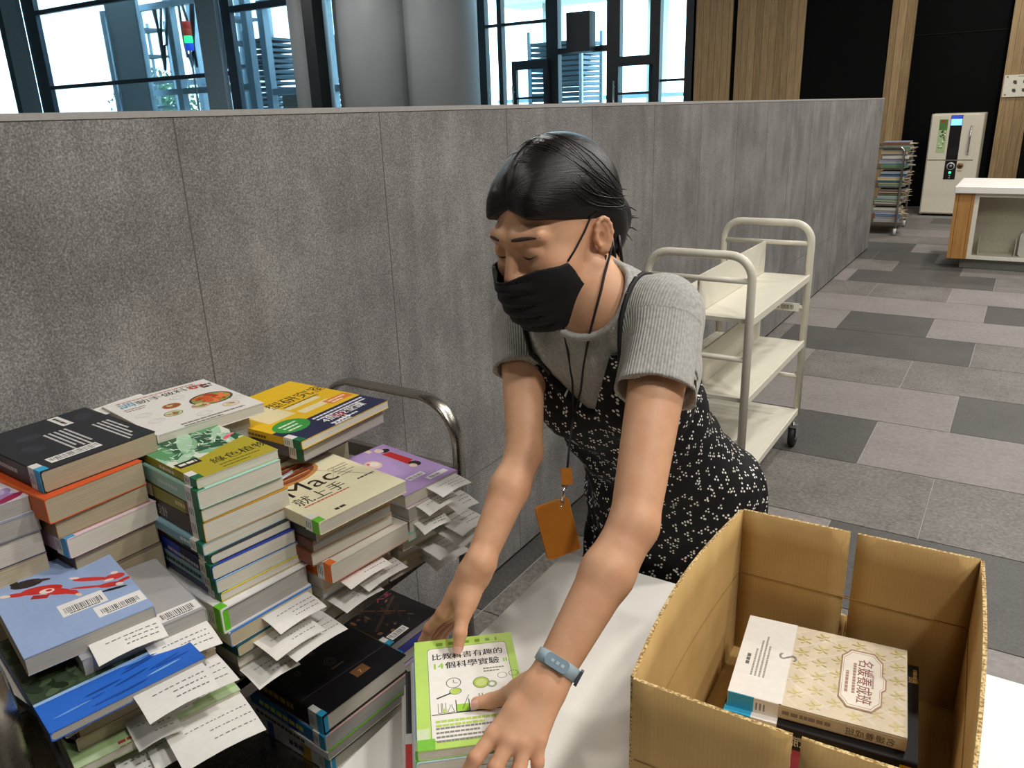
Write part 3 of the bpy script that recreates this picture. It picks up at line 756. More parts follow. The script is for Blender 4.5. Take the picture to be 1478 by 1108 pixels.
def art_greenmag(a, w, l):
    a.rect(0, 0, w, l, '#a9c58c'); a.rect(0, 0, w, l*.05, '#c6dcae')
    a.ell(w*.20, l*.35, .05, .065, '#3c2a22'); a.ell(w*.19, l*.29, .035, .048, '#d8ab86'); a.ell(w*.15, l*.28, .006, .003, '#3a2720'); a.ell(w*.24, l*.29, .006, .003, '#3a2720'); a.ell(w*.19, l*.20, .010, .004, '#b5473d')
    a.text('N', w*.48, l*.30, .05, '#33402c', bold=.001)
    a.barcode(w*.50, l*.06, w*.20, .02, 12); a.dashes(w*.25, l*.05, w*.2, 2, .012, .006, '#b5473d', 5)
def art_red(a, w, l):
    a.rect(0, 0, w, l, '#d9d5cc'); a.rect(0, 0, w, l*.10, '#a8262f'); a.dashes(w*.06, l*.075, w*.75, 1, .01, .013, '#e5b88f', 4); a.dashes(w*.05, l*.035, w*.3, 1, .01, .012, '#f0d9b8', 7)
def art_blackbox(a, w, l):
    a.rect(0, 0, w, l, '#17161a'); a.line([(w*.02, l*.30), (w*.99, l*.26)], .0015, '#57514a')
    a.line([(w*.10, l*.42), (w*.10, l*.92), (w*.86, l*.90)], .0012, '#4a443c')
    for k, (u, v) in enumerate(((.2, .58), (.45, .70), (.68, .80))): a.text('日水月'[k], w*u, l*v, .018, '#6d5a3c')
    a.ring(w*.52, l*.50, .013, .013, .12, '#6d5a3c'); a.ring(w*.52, l*.50, .007, .007, .2, '#6d5a3c'); a.dashes(w*.46, l*.41, w*.14, 1, .01, .005, '#7d6a48', 3)
    a.rect(w*.52, l*.13, w*.68, l*.24, '#8a5f3a'); a.text('7', w*.58, l*.155, .015, '#e0c39a')
def art_game(a, w, l):
    a.rect(0, 0, w, l, '#161417'); r = random.Random(8)
    for k in range(46): a.ell(r.uniform(.05, .8)*w, r.uniform(.1, .95)*l, r.uniform(.003, .012), r.uniform(.002, .006), r.choice(['#5a4030', '#3a2a22', '#7a5a40', '#8c6a4c', '#2a1f1a']), r.uniform(0, 3), 8)
    a.line([(w*.1, l*.3), (w*.9, l*.62)], .008, '#4d3728'); a.line([(w*.3, l*.75), (w*.72, l*.3)], .006, '#6a4a34'); a.ring(w*.6, l*.5, .03, .03, .2, '#2e221c')
    a.text('遊戲設計', w*.55, l*.80, .022, '#d9d5cf', bold=.0004); a.text('大全', w*.62, l*.68, .026, '#b04a5a', bold=.0004); a.barcode(w*.12, l*.06, w*.3, .016, 7)
def art_science(a, w, l):
    G = '#bde06a'
    a.rect(0, 0, w, l, G)
    n = []; u0, u1, v0, v1, r = w*.13, w*.92, l*.065, l*.905, .006
    for (cx, cy, q_) in ((u1-r, v1-r, 0), (u0+r, v1-r, 1), (u0+r, v0+r, 2), (u1-r, v0+r, 3)):
        for k in range(5): t = (q_+k/4)*pi/2; n.append((cx+r*cos(t), cy+r*sin(t)))
    a.poly([(w*.52+(x-w*.52)*1.012, l*.485+(y-l*.485)*1.009) for x, y in n], '#4f6a2a'); a.poly(n, '#f0eee6')
    a.dashes(w*.22, l*.962, w*.62, 1, .01, .007, '#7fa33a', 5, gap=1.2)
    a.text('比教科書有趣的', w*.165, l*.79, .0150, '#2c2a26', bold=.0003)
    a.text('14', w*.165, l*.695, .017, '#9ccc3c', bold=.0005); a.text('個科學實驗', w*.295, l*.695, .0157, '#2c2a26', bold=.00035); a.text('II', w*.862, l*.698, .012, '#9ccc3c', bold=.0004, sx=1.2)
    a.dashes(w*.66, l*.655, w*.2, 2, .006, .0028, '#8d8a84', 4)
    a.ring(w*.36, l*.545, .0105, .0105, .10, '#3a3a34'); a.line([(w*.36, l*.545), (w*.36, l*.575)], .0008, '#3a3a34'); a.line([(w*.36, l*.545), (w*.40, l*.54)], .0008, '#3a3a34')
    a.ell(w*.37, l*.465, .0075, .0055, '#bcd75a', .4); a.ring(w*.37, l*.465, .0085, .0065, .12, '#3a3a34'); a.line([(w*.32, l*.45), (w*.19, l*.415)], .0024, '#34342e')
    a.ring(w*.62, l*.52, .0105, .0105, .35, '#b7cf63'); a.ell(w*.62, l*.52, .0075, .0075, '#cfe08a'); a.ring(w*.62, l*.52, .0115, .0115, .08, '#5a6a2a'); a.ring(w*.72, l*.495, .006, .006, .4, '#a9b98a'); a.ring(w*.72, l*.495, .0068, .0068, .1, '#5a6a5a')
    a.ring(w*.83, l*.565, .007, .006, .12, '#6a6a62'); a.ring(w*.94, l*.575, .007, .006, .12, '#6a6a62')
    a.line([(w*.14, l*.275), (w*.78, l*.275)], .0016, '#2c2a26')
    a.rect(w*.37, l*.285, w*.48, l*.345, '#9fd23c'); a.line([(w*.365, l*.385), (w*.365, l*.28), (w*.485, l*.28), (w*.485, l*.385)], .0013, '#3a3a34'); a.line([(w*.42, l*.3), (w*.49, l*.42)], .001, '#5a7a3a')
    a.poly([(w*.54, l*.285), (w*.66, l*.285), (w*.645, l*.315), (w*.555, l*.315)], '#bfe06a'); a.line([(w*.585, l*.42), (w*.585, l*.34), (w*.54, l*.30), (w*.545, l*.28), (w*.655, l*.28), (w*.66, l*.30), (w*.615, l*.34), (w*.615, l*.42)], .0011, '#4a4a42')
    for u in (.20, .24): a.line([(w*u, l*.37), (w*u, l*.285), (w*(u+.03), l*.285), (w*(u+.03), l*.37)], .0008, '#6a6a62')
    a.rect(w*.24, l*.285, w*.27, l*.32, '#bcd75a'); a.line([(w*.31, l*.35), (w*.31, l*.33), (w*.28, l*.285), (w*.35, l*.285), (w*.325, l*.33), (w*.325, l*.35)], .0008, '#6a6a62')
    for u in (.68, .72, .76): a.line([(w*u, l*.38), (w*u, l*.30), (w*(u+.025), l*.30), (w*(u+.025), l*.38)], .0008, '#6a6a62')
    a.rect(w*.80, l*.36, w*.9, l*.45, '#dcdad6')
    a.dashes(w*.17, l*.225, w*.62, 2, .0075, .0042, '#b7d75a', 3); a.dashes(w*.17, l*.165, w*.66, 4, .0075, .0033, '#8a877f', 6)
    a.rect(0, 0, w*.155, l*.085, '#7cc43c'); a.rect(0, l*.085, w*.11, l*.17, '#d5e3b8')
def art_lady(a, w, l):
    a.rect(0, 0, w, l, '#d8cbb2')
    n = 5
    for i in range(-n, 2*n):
        for sg in (1, -1):
            pts = []
            for t_ in np.linspace(0, 1, 9):
                v = l*.68*t_; u = w*((i+.5)/n)+sg*v*.75+.0015*sin(t_*20)
                if 0 < u < w: pts.append((u, v))
            if len(pts) > 1: a.line(pts, .0035, '#dfd3bf')
    for i in range(6):
        for j in range(6):
            u = w*(i+.5+.5*(j % 2))/6; v = l*.68*(j+.5)/6
            if u < w-.012:
                for (du, dv, ra, rb, ro) in ((0, .004, .0022, .006, 0), (.005, 0, .0018, .0055, -.9), (-.005, 0, .0018, .0055, .9), (.004, -.007, .0016, .004, .5), (-.004, -.007, .0016, .004, -.5)): a.ell(u+du, v+dv, ra, rb, '#d3c58e', ro, 8)
    a.rect(0, l*.68, w, l, '#e9e6df')
    a.dashes(w*.55, l*.90, w*.0+.05, 1, .01, .003, '#8a8780', 1, vert=True) if False else None
    for k in range(4): a.dashes(w*.80, l*(.885-.022*k), w*.55, 1, .01, .003, '#9a968d', k)  if False else None
    for k, (vv, ww) in enumerate(((.90, .34), (.875, .46), (.85, .52), (.825, .40))):
        a.dashes(w*.24, l*vv, w*ww, 1, .01, .0026, '#98948b', 20+k)
    a.text('S', w*.60, l*.755, .036, '#8d8a86', pi)
    a.dashes(w*.36, l*.945, w*.14, 1, .01, .005, '#6a665e', 3)
    c = (w*.50, l*.26); oc = []
    for (x, y) in ((.30, .10), (.30, -.10), (.26, -.13), (.22, -.17), (.08, -.17), (.05, -.20), (-.05, -.20), (-.08, -.17), (-.22, -.17), (-.26, -.13), (-.30, -.10), (-.30, .10), (-.26, .13), (-.22, .17), (.22, .17), (.26, .13)): oc.append((c[0]+x*w*1.15, c[1]+y*l*.72))
    a.poly(oc, '#a98a70'); a.poly([(c[0]+(x-c[0])*.95, c[1]+(y-c[1])*.94) for x, y in oc], '#efe9dd'); a.poly([(c[0]+(x-c[0])*.91, c[1]+(y-c[1])*.89) for x, y in oc], '#b89a80'); a.poly([(c[0]+(x-c[0])*.89, c[1]+(y-c[1])*.865) for x, y in oc], '#ece5d8')
    a.text('名媛養成班', w*.745, l*.275, .0215, '#8d5a58', pi, bold=.0003, sx=.9)
    a.dashes(w*.32, l*.31, w*.36, 2, -.009, .004, '#a5877a', 4); a.dashes(w*.42, l*.20, w*.16, 1, .01, .003, '#b09a8c', 5)
def art_plain(bg, deco=None, seed=1):
    def f(a, w, l):
        if deco:
            r = random.Random(seed)
            a.rect(w*.08, l*.62, w*.92, l*.94, deco); a.dashes(w*.12, l*.5, w*.7, 2, .018, .010, '#4a463f', seed)
    return f
def sp(col, p0, w_, h=.3, z=.35, seed=1, text=None, size=None, blocks=()):
    def f(s):
        for (a0, a1, c) in blocks: s.rect(a0, .02, a1, .98, c)
        if text: s.text(text, p0, size, col, .22)
        else: s.dashes(p0, w_, col, h, z, seed)
    return f
GT = '#1f6b4a'; LG = '#6bbf2e'; BT = '#3aa9d4'
# ------------------------------------------------------------------ the stacks on the steel cart
def stack(x, y, top, ang, items, group, bottom=None):
    """items from the top down: dict with t,l,w and placement offsets"""
    z = top; out = []
    tot = sum(i['t'] for i in items); 
    k = 1.0 if bottom is None else (top-bottom-.0004*len(items))/tot
    for i in items:
        i = dict(i); t = i.pop('t')*k; z -= t+.0004; dx = i.pop('dx', 0); dy = i.pop('dy', 0); da = i.pop('da', 0); s_ = i.pop('slip', None); lab = i.pop('label')
        r = book(lab, (x+dx, y+dy), z+.0004, ang+da, t=t-.0002, group=group, **i); out.append((r, z, t))
        if s_:
            for q_, (y0, y1, o_, zz, lb) in enumerate(s_):
                slip(lb, (x+dx, y+dy), ang+da, z+t*zz, y0, y1, o_, droop=.010+.006*(q_ % 2), seed=len(BOOKS)*3+q_)
    return out
gC = 'books in the spine-out stack topped by the cactus cover'
stack(-1.019, .669, 1.09, -8, [
 dict(t=.016, l=.205, w=.147, cover='#cfd5bd', spine='#a3982e', tagc=GT, art=art_cactus, sart=sp('#e9e4c8', .12, .05, .35, .3, 2), label='paperback with green cactus leaves and a mustard band on its cover'),
 dict(t=.032, l=.207, w=.150, dx=.006, dy=-.006, cover='#a9d3c3', spine='#a3cdbd', tagc=GT, sart=sp('#cfe6dc', .13, .06, .2, .4, 3), label='thick mint green paperback directly under the cactus cover'),
 dict(t=.024, l=.212, w=.152, dx=.004, dy=-.004, da=1, cover='#8f9a52', spine='#7d5a3c', tagc=GT, sart=sp('#d9c58a', .08, .03, .3, .4, 4, blocks=((.05, .15, '#8c8c3e'), (.155, .175, '#d9d0b0'), (.178, .21, '#8e3f2a'))), label='paperback with an olive and brown landscape spine, third in the cactus stack'),
 dict(t=.036, l=.208, w=.158, dx=.004, dy=-.005, cover='#d99a1e', spine='#4b4340', tagc=GT, sart=sp('#d8d2ca', .200, .03, text='日本設計', size=.021), label='thick dark brown spined book with white characters and an amber cover edge'),
 dict(t=.020, l=.214, w=.155, dx=.004, dy=-.012, da=1, cover='#8fb6c4', spine='#7fa9ba', tagc=GT, sart=sp('#d9e8ee', .07, .04, .3, .4, 6), label='pale blue paperback under the dark brown spined book'),
 dict(t=.017, l=.190, w=.150, dx=.010, dy=-.006, cover='#2a2b30', spine='#26262b', tagc=GT, sart=sp('#9a9a9a', .14, .05, .3, .4, 7, blocks=((.155, .186, '#a3232c'),)), label='thin black paperback with a red block on its spine'),
 dict(t=.026, l=.203, w=.155, dx=.014, dy=-.010, da=-1, cover='#2b3f9e', spine='#2b2f52', tagc=GT, sart=sp('#c9cde6', .15, .10, .25, .2, 8, blocks=((.105, .20, '#2a49c8'),)), label='navy paperback with a bright blue spine half in the cactus stack'),
 dict(t=.024, l=.205, w=.160, dx=.017, dy=-.008, cover='#9cc4dc', spine='#a6cade', tagc=GT, sart=sp('#2b3a52', .17, .12, .3, .35, 9), label='light blue paperback lettered in navy, in the cactus stack'),
 dict(t=.016, l=.200, w=.165, dx=.020, dy=-.006, cover='#e3c63c', spine='#3c4a6a', tagc=GT, label='slim yellow edged paperback above the white hardcover'),
 dict(t=.046, l=.250, w=.172, dx=.036, dy=-.022, da=2, cover='#e6e5e4', spine='#dfe0e2', pages='g', hard=True, tagc=LG, sart=sp('#7a7f6a', .14, .08, .14, .42, 10, blocks=((.215, .25, '#7fb84a'),)), label='thick white hardcover with a bright green spine tag'),
 dict(t=.028, l=.245, w=.165, dx=.040, dy=-.016, da=2, cover='#3d7fcf', spine='#d9d2bd', pages='c', slip=[(.06, .155, .05, .8, 'white printed slip below the thick white hardcover')], label='cream paged book with a rippled blue cover under the white hardcover'),
 dict(t=.022, l=.235, w=.155, dx=.045, dy=-.010, da=3, cover='#27564f', spine='#24514a', pages='c', slip=[(.03, .13, .06, .5, 'crumpled slip sticking out of the dark teal book')], label='dark teal covered book near the bottom of the cactus stack'),
 dict(t=.026, l=.225, w=.150, dx=.035, dy=-.006, da=2, cover='#d0cabb', spine='#cbc6b8', slip=[(.06, .17, .075, .6, 'long curled slip under the dark teal book')], label='beige book second from the bottom of the cactus stack'),
 dict(t=.024, l=.222, w=.150, dx=.030, dy=-.002, cover='#b7b1a4', spine='#b5afa2', slip=[(.00, .08, .055, .6, 'grey shaded slip at the bottom of the cactus stack')], label='bottom book of the cactus stack resting on the cart shelf'),
], gC, SH)
gD = 'books in the stack topped by the cream computer guide'
stack(-.901, .797, .985, -7, [
 dict(t=.022, l=.255, w=.195, cover='#efe8c4', spine='#e6dfb8', tagc=LG, art=art_mac, label='cream computer guide with a big word on its cover and a lime spine tag'),
 dict(t=.024, l=.235, w=.172, dx=-.025, dy=.012, da=2, cover='#d6d0c0', spine='#3a3632', pages='c', label='plain cream paperback directly under the computer guide'),
 dict(t=.020, l=.225, w=.172, dx=-.034, dy=.010, da=-2, cover='#b8823f', spine='#5a3426', pages='g', label='tan covered book third in the computer guide stack'),
 dict(t=.026, l=.235, w=.185, dx=-.038, dy=.008, da=0, cover='#a9806a', spine='#7a3a26', pages='w', label='dark rust spined book under the tan one'),
 dict(t=.034, l=.235, w=.185, dx=-.014, dy=.026, da=1, cover='#d8d3c6', spine='#d8682c', pages='w', tagc='#e2762f', label='thick cream book with an orange spine end'),
 dict(t=.026, l=.225, w=.175, dx=-.045, dy=.032, da=2, cover='#cfc9bb', spine='#c9c3b5', pages='c', slip=[(.02, .12, .05, .7, 'torn beige slip under the orange spined book')], label='beige book just under the orange spined one'),
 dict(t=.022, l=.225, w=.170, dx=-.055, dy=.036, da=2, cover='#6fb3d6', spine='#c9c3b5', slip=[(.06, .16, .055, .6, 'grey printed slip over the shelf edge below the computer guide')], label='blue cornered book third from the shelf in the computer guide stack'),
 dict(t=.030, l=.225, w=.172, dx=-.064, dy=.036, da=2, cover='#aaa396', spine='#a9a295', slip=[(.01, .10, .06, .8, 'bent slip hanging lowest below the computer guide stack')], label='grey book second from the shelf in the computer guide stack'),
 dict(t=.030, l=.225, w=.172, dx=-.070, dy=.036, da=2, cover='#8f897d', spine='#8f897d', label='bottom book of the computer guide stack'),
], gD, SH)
gE = 'magazines in the stack topped by the lavender cover'
stack(-.902, 1.012, .938, -8, [
 dict(t=.024, l=.225, w=.142, cover='#b79bd0', spine='#b79bd0', far=True, art=art_purple, pages='w', slip=[(.055, .135, .045, .8, 'white slip at the corner of the lavender book')], label='lavender book with red clad figures and two barcodes at the cart end'),
 dict(t=.026, l=.215, w=.148, dx=.006, dy=.0, da=2, cover='#d3cdc0', spine='#cfc9bc', far=True, pages='g', slip=[(.02, .11, .035, .9, 'grey slip directly under the lavender book'), (.085, .145, .05, .3, 'second slip under the lavender book')], label='grey paged book directly under the lavender one'),
 dict(t=.022, l=.215, w=.150, dx=.004, dy=.002, da=-2, cover='#cfc9bb', spine='#cfc9bb', far=True, slip=[(.01, .08, .03, .6, 'short slip above the mint booklet')], label='beige book above the mint booklet'),
 dict(t=.014, l=.220, w=.150, dx=.006, dy=-.006, da=3, cover='#8fd0c0', spine='#8fd0c0', far=True, slip=[(.075, .155, .07, .6, 'large printed slip over the mint booklet')], label='mint green booklet in the lavender stack'),
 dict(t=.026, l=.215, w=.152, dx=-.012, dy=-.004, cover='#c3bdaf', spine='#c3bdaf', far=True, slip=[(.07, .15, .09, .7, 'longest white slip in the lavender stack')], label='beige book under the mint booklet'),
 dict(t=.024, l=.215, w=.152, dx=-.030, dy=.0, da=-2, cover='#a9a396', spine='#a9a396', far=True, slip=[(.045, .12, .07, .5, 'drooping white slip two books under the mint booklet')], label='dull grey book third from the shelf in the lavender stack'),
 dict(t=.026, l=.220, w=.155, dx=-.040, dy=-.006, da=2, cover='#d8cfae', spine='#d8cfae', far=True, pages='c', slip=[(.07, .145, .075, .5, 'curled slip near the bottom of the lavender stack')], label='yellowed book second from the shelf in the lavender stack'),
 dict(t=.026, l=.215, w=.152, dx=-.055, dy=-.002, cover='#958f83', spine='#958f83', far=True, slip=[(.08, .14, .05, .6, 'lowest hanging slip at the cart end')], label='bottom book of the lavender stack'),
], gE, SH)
gF = 'books in the stack topped by the yellow and navy cover'
stack(-1.054, .915, 1.055, 1, [
 dict(t=.017, l=.285, w=.245, cover='#e9bd1f', spine='#dfb21c', tagc=GT, art=art_yellow, sart=sp('#6a5210', .2, .1, .3, .3, 3), label='large yellow and navy book with a green oval on its cover', label_w=.024, tag_w=.02),
 dict(t=.030, l=.262, w=.225, dx=-.012, dy=.012, da=-1, cover='#9a8fa0', spine='#6a6470', tagc=GT, pages='g', label='thick grey paged book directly under the yellow and navy one'),
], gF)
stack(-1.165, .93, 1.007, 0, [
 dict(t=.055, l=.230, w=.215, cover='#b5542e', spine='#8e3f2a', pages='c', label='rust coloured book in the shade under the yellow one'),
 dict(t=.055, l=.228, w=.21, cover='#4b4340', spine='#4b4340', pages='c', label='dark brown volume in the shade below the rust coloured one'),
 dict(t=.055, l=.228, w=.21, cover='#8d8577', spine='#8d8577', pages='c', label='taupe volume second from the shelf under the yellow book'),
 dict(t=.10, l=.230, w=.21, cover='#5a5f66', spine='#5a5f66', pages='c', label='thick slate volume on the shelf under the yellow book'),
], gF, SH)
gA = 'books in the back stack topped by the white cookbook'
stack(-1.205, .732, 1.105, -10, [
 dict(t=.020, l=.235, w=.207, cover='#e9e6e0', spine='#dcd8d0', art=art_cook, slip=None, label='white cookbook with plates of food on its cover at the back of the cart'),
 dict(t=.048, l=.212, w=.19, dx=-.02, dy=.0, da=1, cover='#c9c6c0', spine='#cfccc6', pages='g', label='thick white book directly under the cookbook'),
 dict(t=.07, l=.205, w=.17, dx=-.035, dy=.0, da=2, cover='#7d8a99', spine='#6a7684', pages='g', label='blue grey volume two books below the cookbook'),
 dict(t=.11, l=.205, w=.17, dx=-.035, dy=.0, da=2, cover='#8a8174', spine='#8a8174', pages='c', label='thick taupe volume second from the shelf below the cookbook'),
 dict(t=.11, l=.205, w=.17, dx=-.035, dy=.0, da=2, cover='#5f564c', spine='#5f564c', pages='c', label='thick umber volume lowest below the cookbook'),
], gA, SH)
o = slip('white paper sheet standing out behind the cookbook', (-1.44, .76), 170, 1.1, -.10, .0, .06, 0, seed=3, inside=.04)
gB = 'books in the back stack topped by the black back cover'
stack(-1.187, .527, 1.125, -3, [
 dict(t=.034, l=.228, w=.187, cover='#2b2d33', spine='#2d2a26', pages='t', tagc=BT, art=art_backblack, sart=sp('#b0aca4', .14, .06, .2, .4, 4), label='black book lying back cover up with white columns of text and a barcode'),
 dict(t=.040, l=.225, w=.160, dx=.018, dy=-.012, da=2, cover='#d85a2a', spine='#d9692c', pages='t', label='thick tan paged book with an orange spine under the black back cover'),
 dict(t=.030, l=.220, w=.150, dx=.012, dy=-.002, cover='#a9825a', spine='#7a5a3c', pages='t', label='brown book third in the black back cover stack'),
 dict(t=.032, l=.220, w=.150, dx=.022, dy=.004, da=1, cover='#e3c9d2', spine='#d8b8c4', pages='w', tagc='#4a9ccf', label='pink covered magazine with white lettering in the back stack'),
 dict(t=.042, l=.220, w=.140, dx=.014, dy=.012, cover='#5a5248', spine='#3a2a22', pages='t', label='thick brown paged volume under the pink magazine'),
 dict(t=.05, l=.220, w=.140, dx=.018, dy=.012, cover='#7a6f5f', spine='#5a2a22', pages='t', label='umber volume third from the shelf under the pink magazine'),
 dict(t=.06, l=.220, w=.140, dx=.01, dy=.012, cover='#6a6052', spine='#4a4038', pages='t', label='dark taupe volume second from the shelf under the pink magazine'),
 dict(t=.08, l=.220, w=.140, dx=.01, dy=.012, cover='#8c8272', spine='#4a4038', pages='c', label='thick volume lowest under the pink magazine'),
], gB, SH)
def art_flower(a, w, l):
    a.rect(0, 0, w, l, '#ddd6de')
    for k in range(7): a.ell(w*.72+.016*cos(k*.9), l*.22+.022*sin(k*.9), .012, .022, ['#a98ac0', '#c9b3d6', '#8d6fae'][k % 3], k*.9-.6, 14)
    a.ell(w*.86, l*.08, .022, .009, '#a52a55', .4)
gH = 'books in the stack at the left end of the cart'
stack(-1.235, .372, 1.085, -8, [
 dict(t=.026, l=.18, w=.145, cover='#ddd6de', spine='#cfc6d2', pages='g', art=art_flower, label='pale book with a violet flower at the left end of the cart'),
 dict(t=.030, l=.18, w=.15, dx=.004, cover='#8f9aa8', spine='#7d8896', pages='g', label='blue grey book directly under the violet flower cover'),
 dict(t=.040, l=.18, w=.15, dx=.0, cover='#2c2f6a', spine='#2a2c50', pages='w', label='navy covered book under the blue grey one at the left end'),
 dict(t=.05, l=.18, w=.15, dx=.0, cover='#b8a98a', spine='#a5977a', pages='c', label='tan volume with yellowed pages at the left end of the cart'),
 dict(t=.08, l=.18, w=.15, dx=.0, cover='#4a4540', spine='#4a4540', pages='c', label='thick charcoal volume second from the shelf at the left end'),
 dict(t=.11, l=.18, w=.15, dx=.0, cover='#77706a', spine='#77706a', pages='c', label='thick grey volume lowest at the left end of the cart'),
], gH, SH)
gG = 'books in the front stack topped by the sky blue cover'
stack(-1.021, .379, .955, -15, [
 dict(t=.028, l=.25, w=.168, cover='#9db4dc', spine='#c9a25a', far=True, pages='g', art=art_blue, slip=[(.075, .168, .04, .3, 'white slip under the corner of the sky blue book')], label='sky blue book with tumbling red figures and two barcodes'),
 dict(t=.026, l=.20, w=.172, dx=.030, dy=.055, da=0, cover='#aaa9ab', spine='#8f8e90', far=True, pages='g', art=lambda a, w, l: (a.rect(w*.62, l*.03, w*.98, l*.17, '#eeeceb'), a.barcode(w*.66, l*.04, w*.28, .02, 6, False)), slip=[(.08, .17, .052, .1, 'taped printed slip under the grey barcoded book')], label='grey barcoded book peeking out below the sky blue one'),
 dict(t=.014, l=.26, w=.200, dx=.095, dy=-.030, da=2, cover='#2f6fd6', spine='#1f4d9e', pages='g', art=art_sea, slip=[(.10, .195, .05, .5, 'clean white slip beside the sea picture')], label='large magazine with a blue sea and dark coast on its cover'),
 dict(t=.016, l=.25, w=.20, dx=.085, dy=-.01, da=14, cover='#d9d5cc', spine='#20242e', pages='w', art=art_red, label='magazine with a dark red title band turned askew under the sea picture'),
 dict(t=.036, l=.235, w=.195, dx=.055, dy=.02, da=2, cover='#a79d8c', spine='#d8982a', pages='t', slip=[(.10, .195, .07, .7, 'brownish shaded slip with two printed blocks')], label='thick tan paged book under the askew magazine'),
 dict(t=.022, l=.235, w=.195, dx=.05, dy=.015, da=-1, cover='#b8ad98', spine='#1c2450', pages='t', slip=[(.06, .12, .06, .5, 'grey slip above the green magazine')], label='tan book lying on the green magazine'),
 dict(t=.014, l=.28, w=.225, dx=.075, dy=-.005, da=-2, cover='#a9c58c', spine='#7d9a60', pages='w', art=art_greenmag, slip=[(.11, .225, .085, .5, 'big white slip hanging off the green magazine')], label='green magazine with a face on its cover in the front stack'),
 dict(t=.030, l=.25, w=.205, dx=.05, dy=.0, da=-2, cover='#8a7d70', spine='#6a6058', pages='t', slip=[(.09, .15, .06, .5, 'translucent slip below the green magazine'), (.05, .10, .05, .3, 'narrow grey slip below the green magazine')], label='brown book under the green magazine'),
 dict(t=.034, l=.25, w=.205, dx=.035, dy=.0, da=-1, cover='#6a6a6c', spine='#6a6a6c', pages='g', label='grey book on the shelf at the bottom of the front stack'),
], gG, SH)
# lower shelf
gL = 'books in the lower shelf stack topped by the black volume'
stack(-1.035, .862, .482, -5, [
 dict(t=.046, l=.245, w=.236, cover='#17161a', spine='#1c1a1c', pages='w', hard=True, tagc=BT, art=art_blackbox, sart=sp('#b08a4a', .215, .12, .3, .35, 3, text=None), label='thick black hardcover with gold marks and a blue spine tag on the lower shelf', label_w=.026),
 dict(t=.034, l=.255, w=.238, dx=.004, dy=-.004, cover='#c9a49c', spine='#3a7fae', pages='g', tagc='#3a9ab8', sart=sp('#d9e06a', .22, .15, .35, .3, 5, blocks=((.18, .25, '#2a6f9e'), (.09, .12, '#2440a0'))), label='blue spined magazine with salmon edges under the black volume'),
 dict(t=.022, l=.26, w=.242, dx=.008, dy=-.006, cover='#6aa02e', spine='#d8d6d0', pages='g', sart=sp('#55524a', .24, .16, .4, .25, 6), label='green pictured magazine under the salmon edged one'),
 dict(t=.044, l=.225, w=.23, dx=.004, dy=.002, da=2, cover='#d9d7d2', spine='#d9d7d2', pages='w', hard=True, tagc=BT, sart=sp('#4a4f7a', .13, .05, .3, .35, 7, blocks=((.18, .2, '#4a6fb8'), (.06, .09, '#c9a02e'))), label='grey white hardcover lowest under the black volume'),
], gL, .335)
gM = 'books in the lower shelf stack topped by the dark game design book'
stack(-1.087, 1.128, .458, -4, [
 dict(t=.022, l=.22, w=.165, cover='#161417', spine='#b08f2a', pages='g', tagc=BT, art=art_game, label='dark game design book with brown figures on the lower shelf'),
 dict(t=.030, l=.22, w=.165, dx=.022, dy=.004, cover='#3a3f8e', spine='#5a5f6a', pages='w', tagc='#2f9cc0', label='indigo covered book under the dark game design book'),
 dict(t=.030, l=.22, w=.165, dx=.03, dy=.0, cover='#b9a4c4', spine='#8a7fa0', pages='w', label='mauve book second from the bottom under the game design book'),
 dict(t=.040, l=.22, w=.165, dx=.02, dy=.0, cover='#c9c3b5', spine='#b5afa2', pages='g', label='beige book lowest under the game design book'),
], gM, .335)
# the pile under her hands on the table
gT = 'books in the pile under the hands on the table'
TT = .7405
stack(-.540, .589, .861, -50, [
 dict(t=.016, l=.219, w=.147, cover='#bde06a', spine='#bde06a', pages='w', art=art_science, label='lime green science experiments book on top of the pile under her hands'),
 dict(t=.018, l=.224, w=.150, dx=-.001, dy=-.003, cover='#bcd9ee', spine='#a9cfe8', pages='w', tagc=LG, label='pale blue book second in the pile under her hands'),
 dict(t=.016, l=.212, w=.148, dx=-.010, dy=-.001, cover='#f0efec', spine='#cfd0cf', pages='w', label='white book third in the pile under her hands'),
 dict(t=.019, l=.212, w=.155, dx=-.017, dy=-.006, cover='#2f2e33', spine='#33323a', pages='w', tagc='#d8322e', tag_w=.06, sart=sp('#d9d9d9', .17, .05, .2, .4, 3), label='black spined book with a red block in the pile under her hands'),
 dict(t=.018, l=.205, w=.150, dx=-.020, dy=-.008, cover='#e4e1da', spine='#e0dcd4', pages='w', label='ivory book fifth in the pile under her hands'),
 dict(t=.016, l=.200, w=.155, dx=-.026, dy=-.009, cover='#ebe9e4', spine='#e6e3dd', pages='w', sart=sp('#5a4030', .10, .03, .5, .3, 4), label='white book with brown marks on its spine second from the table'),
 dict(t=.018, l=.205, w=.155, dx=-.024, dy=-.008, cover='#d8d2c8', spine='#d6cfc4', pages='w', label='bottom book of the pile under her hands'),
], gT, TT)
